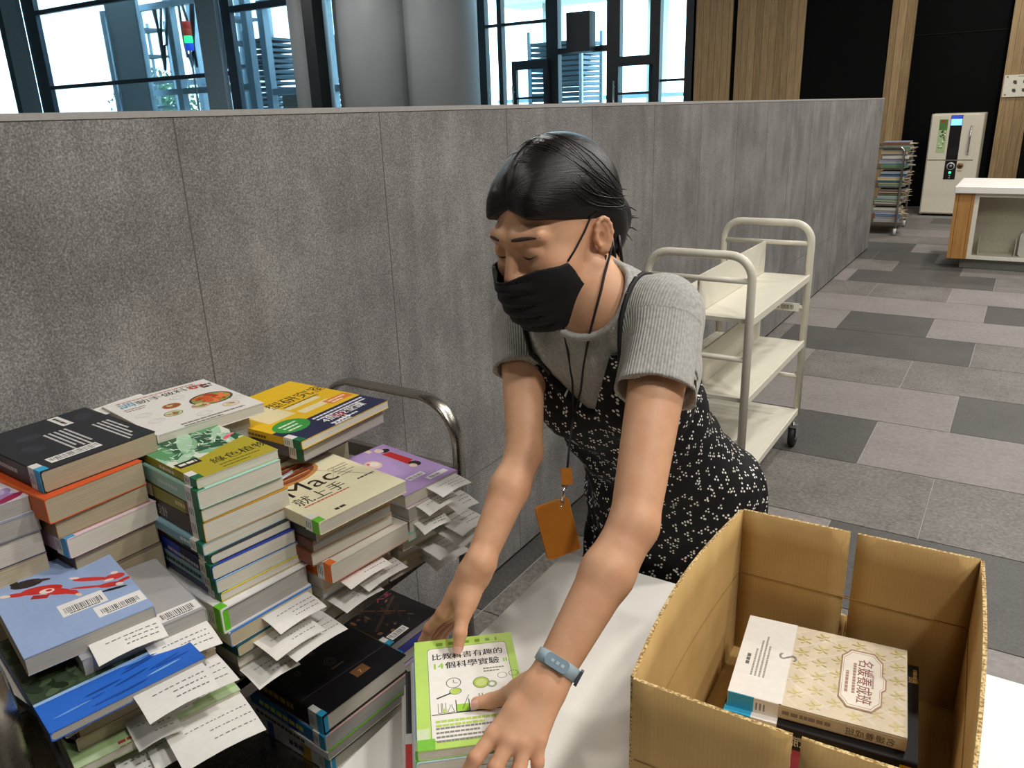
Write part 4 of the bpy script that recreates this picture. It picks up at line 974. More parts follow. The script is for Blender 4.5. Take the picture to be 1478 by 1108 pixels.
# books in the box
gX = 'books inside the cardboard box'
stack(-.026, .925, .853, 7.2, [
 dict(t=.022, l=.222, w=.186, cover='#dcd0b6', spine='#cbbf9f', pages='w', art=art_lady, tagc=BT, tag_at=.187, tag_w=.034, label_w=.032, tag_flip=True, sart=lambda s: (s.rect(.155, .03, .222, .97, '#d9d6ce'), s.text('名媛養成班', .012, .012, '#6a5a4a', .25, True), s.dashes(.15, .06, '#8a8072', .25, .4, 2)), label='cream and gold patterned book with a white side band inside the box'),
 dict(t=.034, l=.240, w=.20, dx=.016, dy=-.012, da=-1, cover='#1b1a1c', spine='#161517', pages='w', tagc=BT, tag_at=.203, tag_w=.036, label_w=.034, tag_flip=True, art=lambda a, w, l: (a.text('讀', w*.86, l*.05, .014, '#c9a86a', pi), a.dashes(w*.80, l*.03, w*.15, 1, .01, .005, '#c9a86a', 4)), sart=lambda s: (s.text('靈活思考', .03, .016, '#b99a3e', .28, True), s.text('菁英的大腦', .075, .016, '#e9e7e2', .28, True), s.dashes(.19, .05, '#9a978f', .18, .5, 2), s.rect(.006, .2, .02, .8, '#d8a92a'), s.rect(.009, .32, .017, .68, '#161517')), label='black book with gold and white spine lettering inside the box'),
 dict(t=.045, l=.215, w=.18, dx=-.004, dy=.0, cover='#c9d83c', spine='#d0609a', pages='w', label='lime and pink book lowest inside the box'),
], gX, .7462)
# ------------------------------------------------------------------ things at the back of the hall
q = N('screen_glow'); q.set(Base_Color=S('#101828')); q.b.inputs['Emission Color'].default_value = S('#6fa8ff'); q.b.inputs['Emission Strength'].default_value = 1.6; glow_blue = q.m
q = N('screen_glow_deep'); q.set(Base_Color=S('#0a1020')); q.b.inputs['Emission Color'].default_value = S('#2a3fae'); q.b.inputs['Emission Strength'].default_value = .9; glow_deep = q.m
q = N('lamp_green'); q.set(Base_Color=S('#0a2018')); q.b.inputs['Emission Color'].default_value = S('#38e88a'); q.b.inputs['Emission Strength'].default_value = 2.0; glow_green = q.m
ivory = mat('#d9d3c0', .35, 0, .015, 20)
BS = thing('book_sterilizer', 'ivory upright book sterilizing machine with a black control strip against the black bay', 'machine', (-.965, 13.45, 0))
b = MB(); b.rbox((-.33, -.30, .03), (.33, .32, 1.405), .03, ivory); b.build('body', BS)
b = MB(); b.rbox((-.31, -.325, .79), (.27, -.30, 1.385), .012, ivory, axis=1); o = b.build('upper_door', BS)
h = MB(); h.tube([(.19, -.33, .86), (.19, -.37, .90), (.19, -.375, 1.05), (.19, -.37, 1.20), (.19, -.33, 1.24)], .010, chrome); h.build('handle', o)
b = MB(); b.rbox((-.31, -.325, .05), (.27, -.30, .775), .012, ivory, axis=1); b.build('lower_door', BS)
b = MB(); blk = mat('#101012', .3)
b.box((-.075, -.329, .79), (.07, -.324, 1.385), blk); b.box((-.075, -.329, .52), (.07, -.324, .775), blk); o = b.build('control_strip', BS)
s2 = MB(); s2.box((-.07, -.331, 1.34), (.065, -.329, 1.38), glow_deep); s2.box((-.07, -.331, 1.25), (.065, -.329, 1.335), glow_blue); s2.build('screen', o)
d = MB(); d.lathe([(.052, 0), (.052, .006)], (0, -.336, .70), 1, mat('#c9c9c9', .4), 24); d.lathe([(.040, -.002), (.040, .006)], (0, -.338, .70), 1, blk, 24); d.lathe([(.018, -.004), (.018, .006)], (0, -.340, .70), 1, mat('#8a8a8a', .4), 16); d.build('dial', o)
l_ = MB(); l_.box((-.016, -.332, .60), (.014, -.329, .625), glow_green); l_.box((-.01, -.331, .565), (.01, -.329, .58), mat('#8fa8a0', .5)); l_.box((-.01, -.331, .535), (.01, -.329, .55), mat('#8fa8a0', .5)); l_.build('indicator', o)
b = MB(); b.box((-.055, -.331, .84), (.05, -.328, .96), mat('#1d1d20', .2)); b.build('viewing_window', o)
b = MB(); b.box((-.215, -.327, .885), (-.105, -.3245, 1.335), mat('#a9c08c', .5)); b.box((-.21, -.328, 1.19), (-.11, -.3265, 1.33), mat('#4f7a3a', .5)); b.box((-.19, -.3285, 1.29), (-.14, -.328, 1.325), mat('#a0402a', .5))
rr = random.Random(2)
for k in range(26): x = -.205+rr.random()*.075; z = .90+rr.random()*.27; b.box((x, -.328, z), (x+.018, -.3268, z+.014), mat(rr.choice(['#f0efe2', '#4a6a3a', '#33432c']), .5))
b.build('leaflet', BS)
b = MB(); b.lathe([(.042, 0), (.042, .004)], (.115, -.329, .705), 1, mat('#8a6236', .5), 12); b.lathe([(.022, -.002), (.022, .004)], (.115, -.330, .705), 1, mat('#3a2a20', .5), 10); b.box((.085, -.328, .63), (.14, -.3245, .645), mat('#9a8a6a', .5)); b.build('sticker', BS)
for (x, y) in ((-.28, -.25), (.28, -.25), (-.28, .25), (.28, .25)):
    b = MB(); b.cyl((x, y, 0), (x, y, .04), .02, blk); b.build('foot', BS)
# notice on the oak strip
b = MB(); b.box((-.505, 13.975, 1.60), (-.12, 14.0, 1.895), mat('#d9d6c6', .45)); dk = ink('#4a4740'); 
for (u, v) in ((-.37, 1.80), (-.25, 1.80), (-.37, 1.69), (-.25, 1.69)):
    b.box((u-.022, 13.973, v-.02), (u+.016, 13.9752, v+.02), dk); b.box((u-.006, 13.9725, v-.03), (u+.024, 13.9752, v+.004), dk)
b.box((-.34, 13.973, 1.868), (-.22, 13.9752, 1.878), ink('#8a867a'))
for (u, v) in ((-.47, 1.87), (-.47, 1.63)): b.box((u-.012, 13.973, v-.01), (u+.012, 13.9752, v+.01), ink('#8a7f4a'))
o = b.build('notice_board'); tag(o, 'cream notice plate with four dark symbols on the oak wall strip', 'sign')

# far steel cart with piles of bundled magazines
FC = thing('steel_cart', 'tall steel cart loaded with magazines standing at the partition end', 'cart', (-1.63, 11.45, 0))
fx, fy, zs = .30, .42, [.16, .38, .60, .82]
for y in (-fy, fy):
    b = MB(); b.tube(loop(-fx, fx, y, .09, 1.06, .06), .014, steel, 8); b.build('end_frame', FC)
for z in zs:
    b = MB(); b.box((-fx, -fy, z-.018), (fx, fy, z), steel); b.build('shelf', FC)
for (x, y) in ((-fx, -fy), (fx, -fy), (-fx, fy), (fx, fy)):
    b = MB(); b.box((x-.02, y-.02, .06), (x+.02, y+.02, .09), chrome); c = b.build('caster', FC)
    w_ = MB(); w_.lathe([(.045, -.016), (.045, .016)], (x, y, .046), 0, mat('#b9b9b5', .4), 16); w_.lathe([(.02, -.02), (.02, .02)], (x, y, .046), 0, black_rubber, 10); w_.build('wheel', c)
cols = ['#8f9299', '#4a6a8e', '#a9a296', '#5a7a5a', '#d0ccc2', '#7a5a6a', '#3a4a6a', '#b9a27a', '#8a8f9a', '#c9c3b2', '#6a4a3a', '#9aa8b4']
ordw = ['topmost', 'second', 'third', 'fourth', 'fifth', 'sixth']; shw = ['bottom shelf', 'second shelf up', 'third shelf up', 'top shelf']
rr = random.Random(11); proto = None
for si, z in enumerate(zs):
    nb = 6 if si == 3 else 5
    hgt = .19 if si < 3 else .32
    t_ = (hgt-.012)/nb
    for k in range(nb):
        zz = z+.001+k*t_; dx = rr.uniform(-.02, .03)
        label = '%s magazine on the %s of the far steel cart' % (ordw[nb-1-k], shw[si])
        r = thing('magazine', label, 'magazine', (-1.63+fx+.03+dx, 11.45-fy+.03+rr.uniform(-.02, .02), zz), rr.uniform(-1.5, 1.5)*pi/180, 'magazines on the far steel cart')
        b = MB(); b.box((-.30, 0, t_*.82), (0, .30, t_-.001), ink(rr.choice(cols))); b.box((-.30, 0, 0), (0, .30, t_*.15), ink(rr.choice(cols))); b.box((-.30, 0, t_*.15), (0, .004, t_*.82), ink(rr.choice(cols))); b.build('cover', r)
        p = MB(); p.box((-.298, .004, t_*.15), (-.002, .298, t_*.82), pages_mat('c')); p.build('page_block', r)
        m_ = MB()
        for q_ in range(4):
            y = .01+.07*q_+rr.uniform(0, .02); e = rr.uniform(.02, .075); d_ = rr.uniform(-.014, .006)
            m_.add([(-.02, y, t_*.5), (-.02, y+.05, t_*.5), (e, y+.05, t_*.5+d_), (e, y, t_*.5+d_+.008), (-.02, y, t_*.5+.002), (-.02, y+.05, t_*.5+.002), (e, y+.05, t_*.5+d_+.002), (e, y, t_*.5+d_+.010)], [(0, 1, 2, 3), (7, 6, 5, 4), (0, 3, 7, 4), (1, 5, 6, 2), (2, 6, 7, 3)], ink(rr.choice(['#d8cbb4', '#c9b79a', '#e0d8c8'])))
        m_.build('bookmark', r)

# what stands outside the glazing -------------------------------------------------
alu = mat('#a9c2d2', .4, .1, .08, 6); alud = mat('#5f7482', .5, .2, .1, 6)
def rack(x0, x1, y, z0, z1, n, label, d=1.0, post=.07):
    r = thing('metal_rack', label, 'rack', (x0, y, 0), 0, 'metal racks outside the glazing')
    for (x, yy) in ((0, 0), (x1-x0, 0), (0, d), (x1-x0, d)):
        b = MB(); b.box((x-post/2, yy-post/2, 0), (x+post/2, yy+post/2, z1+.3), alu); b.build('post', r)
    for k in range(n):
        z = z0+(z1-z0)*k/max(1, n-1); b = MB(); b.box((0, 0, z), (x1-x0, d, z+.07), alud); b.build('tray', r)
    return r
rack(-18.9, -17.9, 16.2, 1.6, 3.7, 16, 'slatted metal rack just left of the dark upright in the far window')
rack(-16.4, -15.2, 16.4, 1.6, 3.6, 16, 'slatted metal rack right of the dark upright in the far window')
rack(-21.5, -19.9, 18.2, 1.8, 3.4, 10, 'wide slatted rack behind the signal tower')
rack(-9.9, -8.6, 16.5, 1.2, 3.0, 18, 'slatted rack seen through the entrance glazing')
def gantry(x0, x1, y, zt, label, n=3):
    r = thing('steel_gantry', label, 'frame', (x0, y, 0))
    for k in range(n):
        x = (x1-x0)*k/(n-1); b = MB(); b.box((x-.11, -.1, 0), (x+.11, .1, zt), alu); b.build('post', r)
    for z in (zt, zt*.53):
        b = MB(); b.box((-.1, -.08, z-.16), (x1-x0+.1, .08, z), alu); b.build('beam', r)
    return r
GA = gantry(-24.2, -18.0, 15.6, 4.9, 'blue grey steel gantry with cables behind the far left window', 5)
gantry(-17.6, -14.2, 15.8, 4.6, 'smaller steel gantry right of the dark upright in the far left window', 4)
gantry(-23.9, -15.0, 17.6, 5.6, 'tall pale steel frame farther back outside the far windows', 9)
rack(-19.8, -19.0, 15.9, .6, 4.3, 7, 'tall open rack left of the signal tower')
rack(-24.6, -23.7, 16.25, .6, 4.4, 6, 'tall open rack beside the white panel outside')
cb = mat('#2a323a', .6)
rr = random.Random(6)
for k in range(7):
    x = -22.3+.62*k; b = MB(); p = [(x+.5*t_*(1 if k % 2 else -1)+.12*sin(5*t_+k), 15.40, 4.7-2.6*sin(pi*t_*.5)*(.6+.4*rr.random()) if t_ < .5 else 4.7-2.2*(1-t_)*1.6) for t_ in np.linspace(0, 1, 12)]
    b.tube([(u[0]+24.2, u[1]-15.6, u[2]) for u in p], .04, cb, 6); b.build('cable', GA)
ST = thing('signal_tower', 'signal tower lamp glowing red green and blue outside the far window', 'signal light', (-19.7, 15.0, 0))
b = MB(); b.cyl((0, 0, 0), (0, 0, 3.55), .03, alud); b.build('pole', ST)
for (z, c_, e_) in ((4.06, '#c0392b', .5), (3.88, '#c04a2b', .4), (3.70, '#25d070', 3.5), (3.52, '#1f4fd0', 1.2)):
    q = N('signal_lens'); q.set(Base_Color=S(c_)); q.b.inputs['Emission Color'].default_value = S(c_); q.b.inputs['Emission Strength'].default_value = e_
    b = MB(); b.lathe([(.10, 0), (.11, .02), (.11, .16), (.10, .18)], (0, 0, z-.02), 2, q.m, 16); b.build('lens', ST)
b = MB(); b.box((-23.4, 15.15, 0), (-22.0, 15.2, 5.3), mat('#dfeaf0', .3)); b.box((-23.45, 15.13, 0), (-23.38, 15.23, 5.4), alu); b.box((-22.03, 15.13, 0), (-21.95, 15.23, 5.4), alu)
o = b.build('banner'); tag(o, 'tall white panel standing outside the far left window', 'panel')
b = MB(); b.box((-15.6, 14.3, 1.55), (-14.6, 14.42, 2.2), mat('#c9cdcf', .5)); b.box((-15.12, 14.34, 0), (-15.06, 14.4, 1.55), alud); o = b.build('sign_panel'); tag(o, 'pale blank board at the foot of the far window', 'sign')
b = MB(); b.box((-7.45, 13.72, 2.62), (-6.98, 13.96, 3.28), mat('#15181b', .5)); b.box((-7.25, 13.9, 2.8), (-7.2, 14.0, 3.1), mat('#15181b', .5)); o = b.build('box_housing'); tag(o, 'black box speaker mounted above the entrance door', 'housing')  # plain black box above the door, purpose unknown
b = MB(); b.box((-11.30, 11.05, 0), (-11.04, 11.30, FZ), frame_dark); structure('trim_2', b)
# pale building posts and trees outside
pale = mat('#c6ccc0', .7)
for k, x in enumerate((-12.5, -9.2, -7.4, -5.8)):
    b = MB(); b.box((x-.22, 22, 0), (x+.22, 22.4, 7), pale); o = b.build('canopy_post'); tag(o, ['pale canopy post outside behind the grey columns', 'pale canopy post outside, left in the entrance glazing', 'pale canopy post outside, middle of the entrance glazing', 'pale canopy post outside, right in the entrance glazing'][k], 'post', 'canopy posts outside')
b = MB(); b.box((-14, 21.5, 4.6), (-3, 23, 5.2), pale); b.box((-14, 21.4, 1.9), (-3, 21.5, 2.0), alu); o = b.build('canopy_beam'); tag(o, 'pale canopy beam and rail outside the entrance', 'canopy')
leaf = mat('#5f8a72', .7, 0, .3, 3); bark = mat('#5a5248', .8)
for k, (x, y, z, s_) in enumerate([(-29.5, 21, 2.4, 1.0), (-35, 24, 2.6, 1.3), (-8.2, 30, 2.5, 1.5), (-3.8, 27, 3.8, 1.3)]):
    r = thing('tree', ['pale green tree outside behind the white panel', 'tree outside at the far left edge', 'tree outside behind the entrance doors', 'tree outside right of the entrance doors'][k], 'tree', (x, y, 0), 0, 'trees outside')
    b = MB(); b.tube([(0, 0, 0), (.05, 0, z*.5), (0, .05, z)], [.14, .1, .05], bark, 8); b.build('trunk', r)
    b = MB(); rr = random.Random(k+20)
    for i in range(1100):
        v_ = Vector((rr.gauss(0, 1), rr.gauss(0, 1), rr.gauss(0, 1))).normalized()*rr.uniform(.4, 1)*s_*1.3; c_ = v_+Vector((0, 0, z)); u = Vector((rr.gauss(0, 1), rr.gauss(0, 1), rr.gauss(0, 1))).normalized()*.10; w_ = u.orthogonal().normalized()*.055
        b.add([c_-u, c_+w_, c_+u, c_-w_], [(0, 1, 2, 3)], leaf)
    o = b.build('crown', r)
# ------------------------------------------------------------------ the woman: one body grown from blended rounded forms
def smin(a, b, k):
    h = np.clip(.5+.5*(b-a)/k, 0, 1); return b+(a-b)*h-k*h*(1-h)
def smax(a, b, k): return -smin(-a, -b, k)
def sd_cone(p, a, b, r1, r2):
    a = np.asarray(a, float); b = np.asarray(b, float); ba = b-a; L2 = ba@ba
    h = np.clip(((p-a)@ba)/L2, 0, 1)
    return np.linalg.norm(p-a-h[:, None]*ba, axis=1)-(r1+(r2-r1)*h)
def sd_ell(p, c, r, M=None):
    q_ = p-np.asarray(c, float)
    if M is not None: q_ = q_@M          # columns of M are the axes
    r = np.asarray(r, float); k0 = np.linalg.norm(q_/r, axis=1); k1 = np.linalg.norm(q_/(r*r), axis=1)
    return k0*(k0-1)/(k1+1e-9)
def polygonise(fn, lo, hi, res, block=8, margin=.012):
    lo = np.asarray(lo, float); hi = np.asarray(hi, float)
    nb = np.ceil((hi-lo)/(res*block)).astype(int); n = nb*block+1
    D = np.full(tuple(n), 1.0, np.float32)
    g = [lo[i]+res*block*(np.arange(nb[i])+.5) for i in range(3)]
    C_ = np.stack(np.meshgrid(*g, indexing='ij'), -1).reshape(-1, 3)
    d = np.concatenate([fn(C_[i:i+200000]) for i in range(0, len(C_), 200000)])
    idx = np.stack(np.meshgrid(*[np.arange(k) for k in nb], indexing='ij'), -1).reshape(-1, 3)
    inside = d < 0
    for i in np.nonzero(inside)[0]:
        a, b, c = idx[i]*block; D[a:a+block+1, b:b+block+1, c:c+block+1] = -1.0
    act = np.nonzero(np.abs(d) < res*block*.87+margin)[0]
    off = np.stack(np.meshgrid(*[np.arange(block+1)]*3, indexing='ij'), -1).reshape(-1, 3)
    for s in range(0, len(act), 400):
        ch = act[s:s+400]; base = idx[ch]*block
        pts = (base[:, None, :]+off[None]).reshape(-1, 3)
        dv = fn(lo+pts*res).astype(np.float32)
        D[pts[:, 0], pts[:, 1], pts[:, 2]] = dv
    sg = D < 0; keys = []; pos = []
    S1, S2 = n[1]*n[2], n[2]; quads = []
    for ax in range(3):
        sl0 = [slice(None)]*3; sl1 = [slice(None)]*3; sl0[ax] = slice(0, -1); sl1[ax] = slice(1, None)
        e = np.argwhere(sg[tuple(sl0)] != sg[tuple(sl1)])
        o1, o2 = [(1, 2), (2, 0), (0, 1)][ax]
        e = e[(e[:, o1] > 0) & (e[:, o2] > 0) & (e[:, o1] < n[o1]-1) & (e[:, o2] < n[o2]-1)]
        if not len(e): continue
        e1 = e.copy(); e1[:, ax] += 1
        d0 = D[e[:, 0], e[:, 1], e[:, 2]]; d1 = D[e1[:, 0], e1[:, 1], e1[:, 2]]
        t = np.clip(d0/(d0-d1), .02, .98); cp = e.astype(float); cp[:, ax] += t
        cells = []
        for (u, w) in ((-1, -1), (0, -1), (0, 0), (-1, 0)):
            c = e.copy(); c[:, o1] += u; c[:, o2] += w
            k = c[:, 0]*S1+c[:, 1]*S2+c[:, 2]; cells.append(k); keys.append(k); pos.append(cp)
        qd = np.stack(cells, 1); neg = d0 < 0
        quads.append(np.where(neg[:, None], qd, qd[:, ::-1]))
    keys = np.concatenate(keys); pos = np.concatenate(pos)
    uk, inv = np.unique(keys, return_inverse=True)
    cnt = np.bincount(inv); V_ = np.stack([np.bincount(inv, pos[:, i])/cnt for i in range(3)], 1)
    Q_ = np.searchsorted(uk, np.concatenate(quads))
    V_ = lo+V_*res
    for _ in range(2):                       # settle the vertices on the surface
        h_ = res*.5; d0 = fn(V_)
        G = np.stack([(fn(V_+np.eye(3)[i]*h_)-fn(V_-np.eye(3)[i]*h_))/(2*h_) for i in range(3)], 1)
        gn = (G*G).sum(1)+1e-6
        V_ = V_-np.clip(d0/gn, -res, res)[:, None]*G
    return V_, Q_
def skin_mesh(name, V_, Q_, material, parent, attrs=None, uv=None):
    me = bpy.data.meshes.new(name); me.from_pydata(V_.tolist(), [], Q_.tolist()); me.update()
    me.materials.append(material); me.polygons.foreach_set('use_smooth', [True]*len(me.polygons))
    for k, a in (attrs or {}).items():
        at_ = me.attributes.new(k, 'FLOAT', 'POINT'); at_.data.foreach_set('value', np.asarray(a, np.float32))
    if uv is not None:
        at_ = me.attributes.new('cloth', 'FLOAT_VECTOR', 'POINT'); at_.data.foreach_set('vector', np.asarray(uv, np.float32).ravel())
    o = bpy.data.objects.new(name, me); COL.objects.link(o); o.parent = parent
    return o

RES = 0.0026
# joints (her right side is on the viewer's left)
A = lambda *p: at(*p)
S2, E2, W2 = A(964, 456, 1.205), A(915, 757, 1.065), A(789, 986, .995)
S1, E1, W1 = A(754, 462, 1.40), A(757, 652, 1.285), A(688, 822, 1.205)
NECK = A(862, 432, 1.25); PEL = np.array([-.535, 1.42, .87])
LAT = (S2-S1)/np.linalg.norm(S2-S1)
UP = NECK-PEL; UP = UP-LAT*(UP@LAT); UP /= np.linalg.norm(UP)
FRO = np.cross(LAT, UP)
TM = np.stack([LAT, FRO, UP], 1)                     # torso axes as columns
TO = PEL
SPL = np.linalg.norm(NECK-PEL)
def tp(x, y, z): return TO+TM@np.array([x, y, z])
MIDS = (S1+S2)/2
ms = TM.T@(MIDS-TO)                                   # shoulders in torso frame
HT = ms[2]
def torso_d(p, g=0.0):
    q_ = (p-TO)@TM; 
    I = None
    cx = ms[0]
    d = sd_ell(q_, (0, .0, .0), (.158+g, .122+g, .145+g))
    d = smin(d, sd_ell(q_, (cx*.3, .0, HT*.42), (.128+g, .10+g, .17+g)), .07)
    d = smin(d, sd_ell(q_, (cx*.75, -.018, HT*.78), (.142+g, .115+g, .160+g)), .06)
    d = smin(d, sd_ell(q_, (cx-.072, .062, HT*.72), (.058+g, .055+g, .062+g)), .035)
    d = smin(d, sd_ell(q_, (cx+.072, .062, HT*.72), (.058+g, .055+g, .062+g)), .035)
    d = smin(d, sd_cone(p, S1*.82+MIDS*.18, S2*.82+MIDS*.18, .052+g, .052+g), .05)
    d = smin(d, sd_cone(p, MIDS, NECK, .075+g, .052+g), .05)
    return d
# head ------------------------------------------------------------------
HA, HP, HR = radians(-15.5), radians(15), radians(-4)
HC = np.array([-.617, 1.100, 1.437]); HS = 1.07
def rot3(a, p, r):
    return np.array(Matrix.Rotation(a, 3, 'Z') @ Matrix.Rotation(p, 3, 'X') @ Matrix.Rotation(r, 3, 'Y'))
HM = rot3(HA, HP, HR)
def hp(x, y, z): return HC+HM@(np.array([x, y, z])*HS)
def loc(p): return ((p-HC)@HM)/HS
def face_d(q_, full=True):
    d = sd_ell(q_, (0, .012, .032), (.074, .094, .088))
    d = smin(d, sd_ell(q_, (0, -.036, -.030), (.063, .060, .084)), .03)
    d = smin(d, sd_ell(q_, (0, -.055, -.098), (.030, .030, .026)), .03)
    for s in (-1, 1):
        d = smin(d, sd_ell(q_, (s*.036, -.062, -.036), (.028, .028, .030)), .02)
        d = smin(d, sd_cone(q_, (s*.060, .0, -.055), (s*.022, -.06, -.105), .016, .016), .02)
        d = smin(d, sd_cone(q_, (s*.014, -.090, .020), (s*.046, -.077, .019), .009, .009), .016)
    if full:
        for s in (-1, 1):
            d = smax(d, -sd_ell(q_, (s*.031, -.103, .001), (.020, .012, .011)), .014)
            d = smin(d, sd_ell(q_, (s*.031, -.081, -.001), (.0155, .0125, .0125)), .005)
        d = smin(d, sd_cone(q_, (0, -.090, .012), (0, -.109, -.034), .0065, .0095), .010)
        for s in (-1, 1): d = smin(d, sd_ell(q_, (s*.011, -.100, -.036), (.008, .009, .007)), .006)
        d = smax(d, -sd_cone(q_, (-.006, -.108, -.046), (.006, -.108, -.046), .002, .002), .002)
        d = smin(d, sd_cone(q_, (-.016, -.091, -.062), (.016, -.091, -.062), .006, .006), .008)
        d = smin(d, sd_cone(q_, (-.012, -.090, -.074), (.012, -.090, -.074), .0065, .0065), .008)
        d = smax(d, -sd_cone(q_, (-.02, -.099, -.068), (.02, -.099, -.068), .0012, .0012), .002)
        for s in (-1, 1):
            ea = np.array(Matrix.Rotation(s*radians(-13), 3, 'Z') @ Matrix.Rotation(radians(-10), 3, 'X'))
            ec = np.array([s*.0735, .014, -.014])
            e = sd_ell(q_, ec, (.0045, .0140, .0240), ea)
            rim = [ec+ea@np.array([s*.0045, .0136*cos(t_)*(.85 if sin(t_) < -.3 else 1), .0236*sin(t_)]) for t_ in np.linspace(radians(-75), radians(215), 12)]
            for a0, a1 in zip(rim[:-1], rim[1:]): e = smin(e, sd_cone(q_, a0, a1, .0031, .0031), .0025)
            anti = [ec+ea@np.array([s*.0035, .0075*cos(t_), .017*sin(t_)-.001]) for t_ in np.linspace(radians(-60), radians(80), 6)]
            for a0, a1 in zip(anti[:-1], anti[1:]): e = smin(e, sd_cone(q_, a0, a1, .0022, .0022), .003)
            e = smin(e, sd_ell(q_, ec+ea@np.array([0, .001, -.021]), (.005, .008, .008), ea), .005)
            e = smin(e, sd_ell(q_, ec+ea@np.array([s*.002, -.0125, -.004]), (.0045, .0040, .0065), ea), .004)
            e = smax(e, -sd_ell(q_, ec+ea@np.array([s*.006, -.004, -.004]), (.0055, .0050, .0085), ea), .003)
            d = smin(d, e, .004)
    return d
# hands -----------------------------------------------------------------------
H2 = dict(wrist=W2,
  idx=[A(713, 1060, .962), A(686, 1094, .945), A(670, 1122, .947), A(660, 1142, .957)],
  mid=[A(736, 1068, .953), A(715, 1108, .937), A(704, 1138, .942), A(698, 1160, .953)],
  rin=[A(757, 1073, .951), A(749, 1112, .937), A(742, 1140, .943), A(738, 1160, .955)],
  lit=[A(777, 1066, .957), A(776, 1100, .949), A(773, 1122, .953), A(771, 1140, .961)],
  thb=[A(762, 992, 1.008), A(735, 1003, 1.037), A(709, 1011, 1.052), A(688, 1014, 1.051)])
H1 = dict(wrist=W1,
  idx=[A(640, 884, 1.212), A(620, 906, 1.228), A(611, 926, 1.24), A(608, 944, 1.24)],
  mid=[A(646, 887, 1.232), A(625, 908, 1.25), A(614, 928, 1.258), A(611, 946, 1.256)],
  rin=[A(655, 888, 1.25), A(636, 908, 1.268), A(624, 926, 1.274), A(619, 942, 1.27)],
  lit=[A(666, 884, 1.262), A(650, 902, 1.278), A(638, 918, 1.284), A(632, 932, 1.28)],
  thb=[A(676, 858, 1.195), A(668, 886, 1.178), A(664, 914, 1.163), A(661, 935, 1.158)])
def hand_d(p, H, sc=1.0):
    d = None
    w = H['wrist']
    rad = dict(idx=(.0100, .0088, .0080, .0068), mid=(.0103, .0090, .0082, .0070), rin=(.0098, .0086, .0078, .0066), lit=(.0088, .0076, .0069, .0058))
    dirw = H['mid'][0]-w; dirw /= np.linalg.norm(dirw)
    d = sd_cone(p, w-dirw*.012, w+dirw*.012, .0235, .0225)
    for f, k in (('idx', .35), ('mid', .1), ('rin', -.15), ('lit', -.4)):
        j = H[f]; side = H['idx'][0]-H['lit'][0]; side = side/np.linalg.norm(side)
        st = w+dirw*.012+side*k*.026
        d = smin(d, sd_cone(p, st, j[0], .0165, .0112*sc), .014)
    t = H['thb']
    d = smin(d, sd_cone(p, w+dirw*.012, t[0], .018, .0155), .014)
    d = smin(d, sd_cone(p, t[0], t[1], .0160, .0118), .012)
    d = smin(d, sd_cone(p, (t[0]+t[1])/2, (H['idx'][0]*.55+w*.45), .011, .0125), .016)
    for f in ('idx', 'mid', 'rin', 'lit'):
        j = H[f]; r = rad[f]; e = sd_cone(p, j[0], j[1], r[0], r[1])
        e = smin(e, sd_cone(p, j[1], j[2], r[1]*1.02, r[2]), .004); e = smin(e, sd_cone(p, j[2], j[3], r[2]*1.02, r[3]), .004)
        d = smin(d, e, .0055)
    e = sd_cone(p, t[1], t[2], .0112, .0098); e = smin(e, sd_cone(p, t[2], t[3], .0100, .0078), .004)
    d = smin(d, e, .006)
    return d
def near(p, c, r): return np.linalg.norm(p-c, axis=1) < r
def arm_d(p, S_, E_, W_, k=1.0):
    ax = (W_-E_)/np.linalg.norm(W_-E_)
    d = sd_cone(p, S_, E_, .049*k, .0345*k)
    d = smin(d, sd_cone(p, E_, E_*.68+W_*.32, .0335*k, .0365*k), .012)
    d = smin(d, sd_cone(p, E_*.68+W_*.32, W_, .0365*k, .0250*k), .012)
    return d
def legs_d(p):
    d = None
    for s in (-1, 1):
        hipj = PEL+LAT*s*.085+np.array([0, 0, -.03]); knee = np.array([hipj[0]-.01, hipj[1]-.02, .47]); ank = np.array([hipj[0], hipj[1]+.06, .085]); toe = np.array([hipj[0]-.03, hipj[1]-.11, .035])
        e = sd_cone(p, hipj, knee, .082, .052); e = smin(e, sd_cone(p, knee, knee*.6+ank*.4, .052, .052), .03); e = smin(e, sd_cone(p, knee*.6+ank*.4, ank, .052, .034), .03); e = smin(e, sd_cone(p, ank+[0, .025, -.045], toe, .036, .030), .03)
        d = e if d is None else np.minimum(d, e)
    return d
HB1, HB2 = (H1['wrist']+H1['mid'][1])/2, (H2['wrist']+H2['mid'][1])/2
def body_d(p):
    d = torso_d(p)
    d = smin(d, arm_d(p, S2, E2, W2, .95), .03); d = smin(d, arm_d(p, S1, E1, W1, .85), .03)
    q_ = loc(p); nh = np.linalg.norm(q_, axis=1)
    d = smin(d, sd_cone(p, NECK-UP*.02, hp(0, .035, -.05), .054, .052), .025)
    m = nh < .22
    if m.any():
        f = np.full(len(p), 1.0); f[m] = face_d(q_[m])*HS; d = np.where(m, smin(d, f, .018), d)
    for H, c in ((H1, HB1), (H2, HB2)):
        m = near(p, c, .19)
        if m.any():
            f = np.full(len(p), 1.0); f[m] = hand_d(p[m], H); d = np.where(m, smin(d, f, .012), d)
    m = p[:, 2] < 1.0
    if m.any():
        f = np.full(len(p), 1.0); f[m] = legs_d(p[m]); d = np.where(m, smin(d, f, .04), d)
    return d
q = N('skin'); a_ = q.n('ShaderNodeAttribute', attribute_name='blush'); tc = q.n('ShaderNodeTexCoord'); no = q.n('ShaderNodeTexNoise'); no.inputs['Scale'].default_value = 38; no.inputs['Detail'].default_value = 5
q.l(tc.outputs['Object'], no.inputs['Vector'])
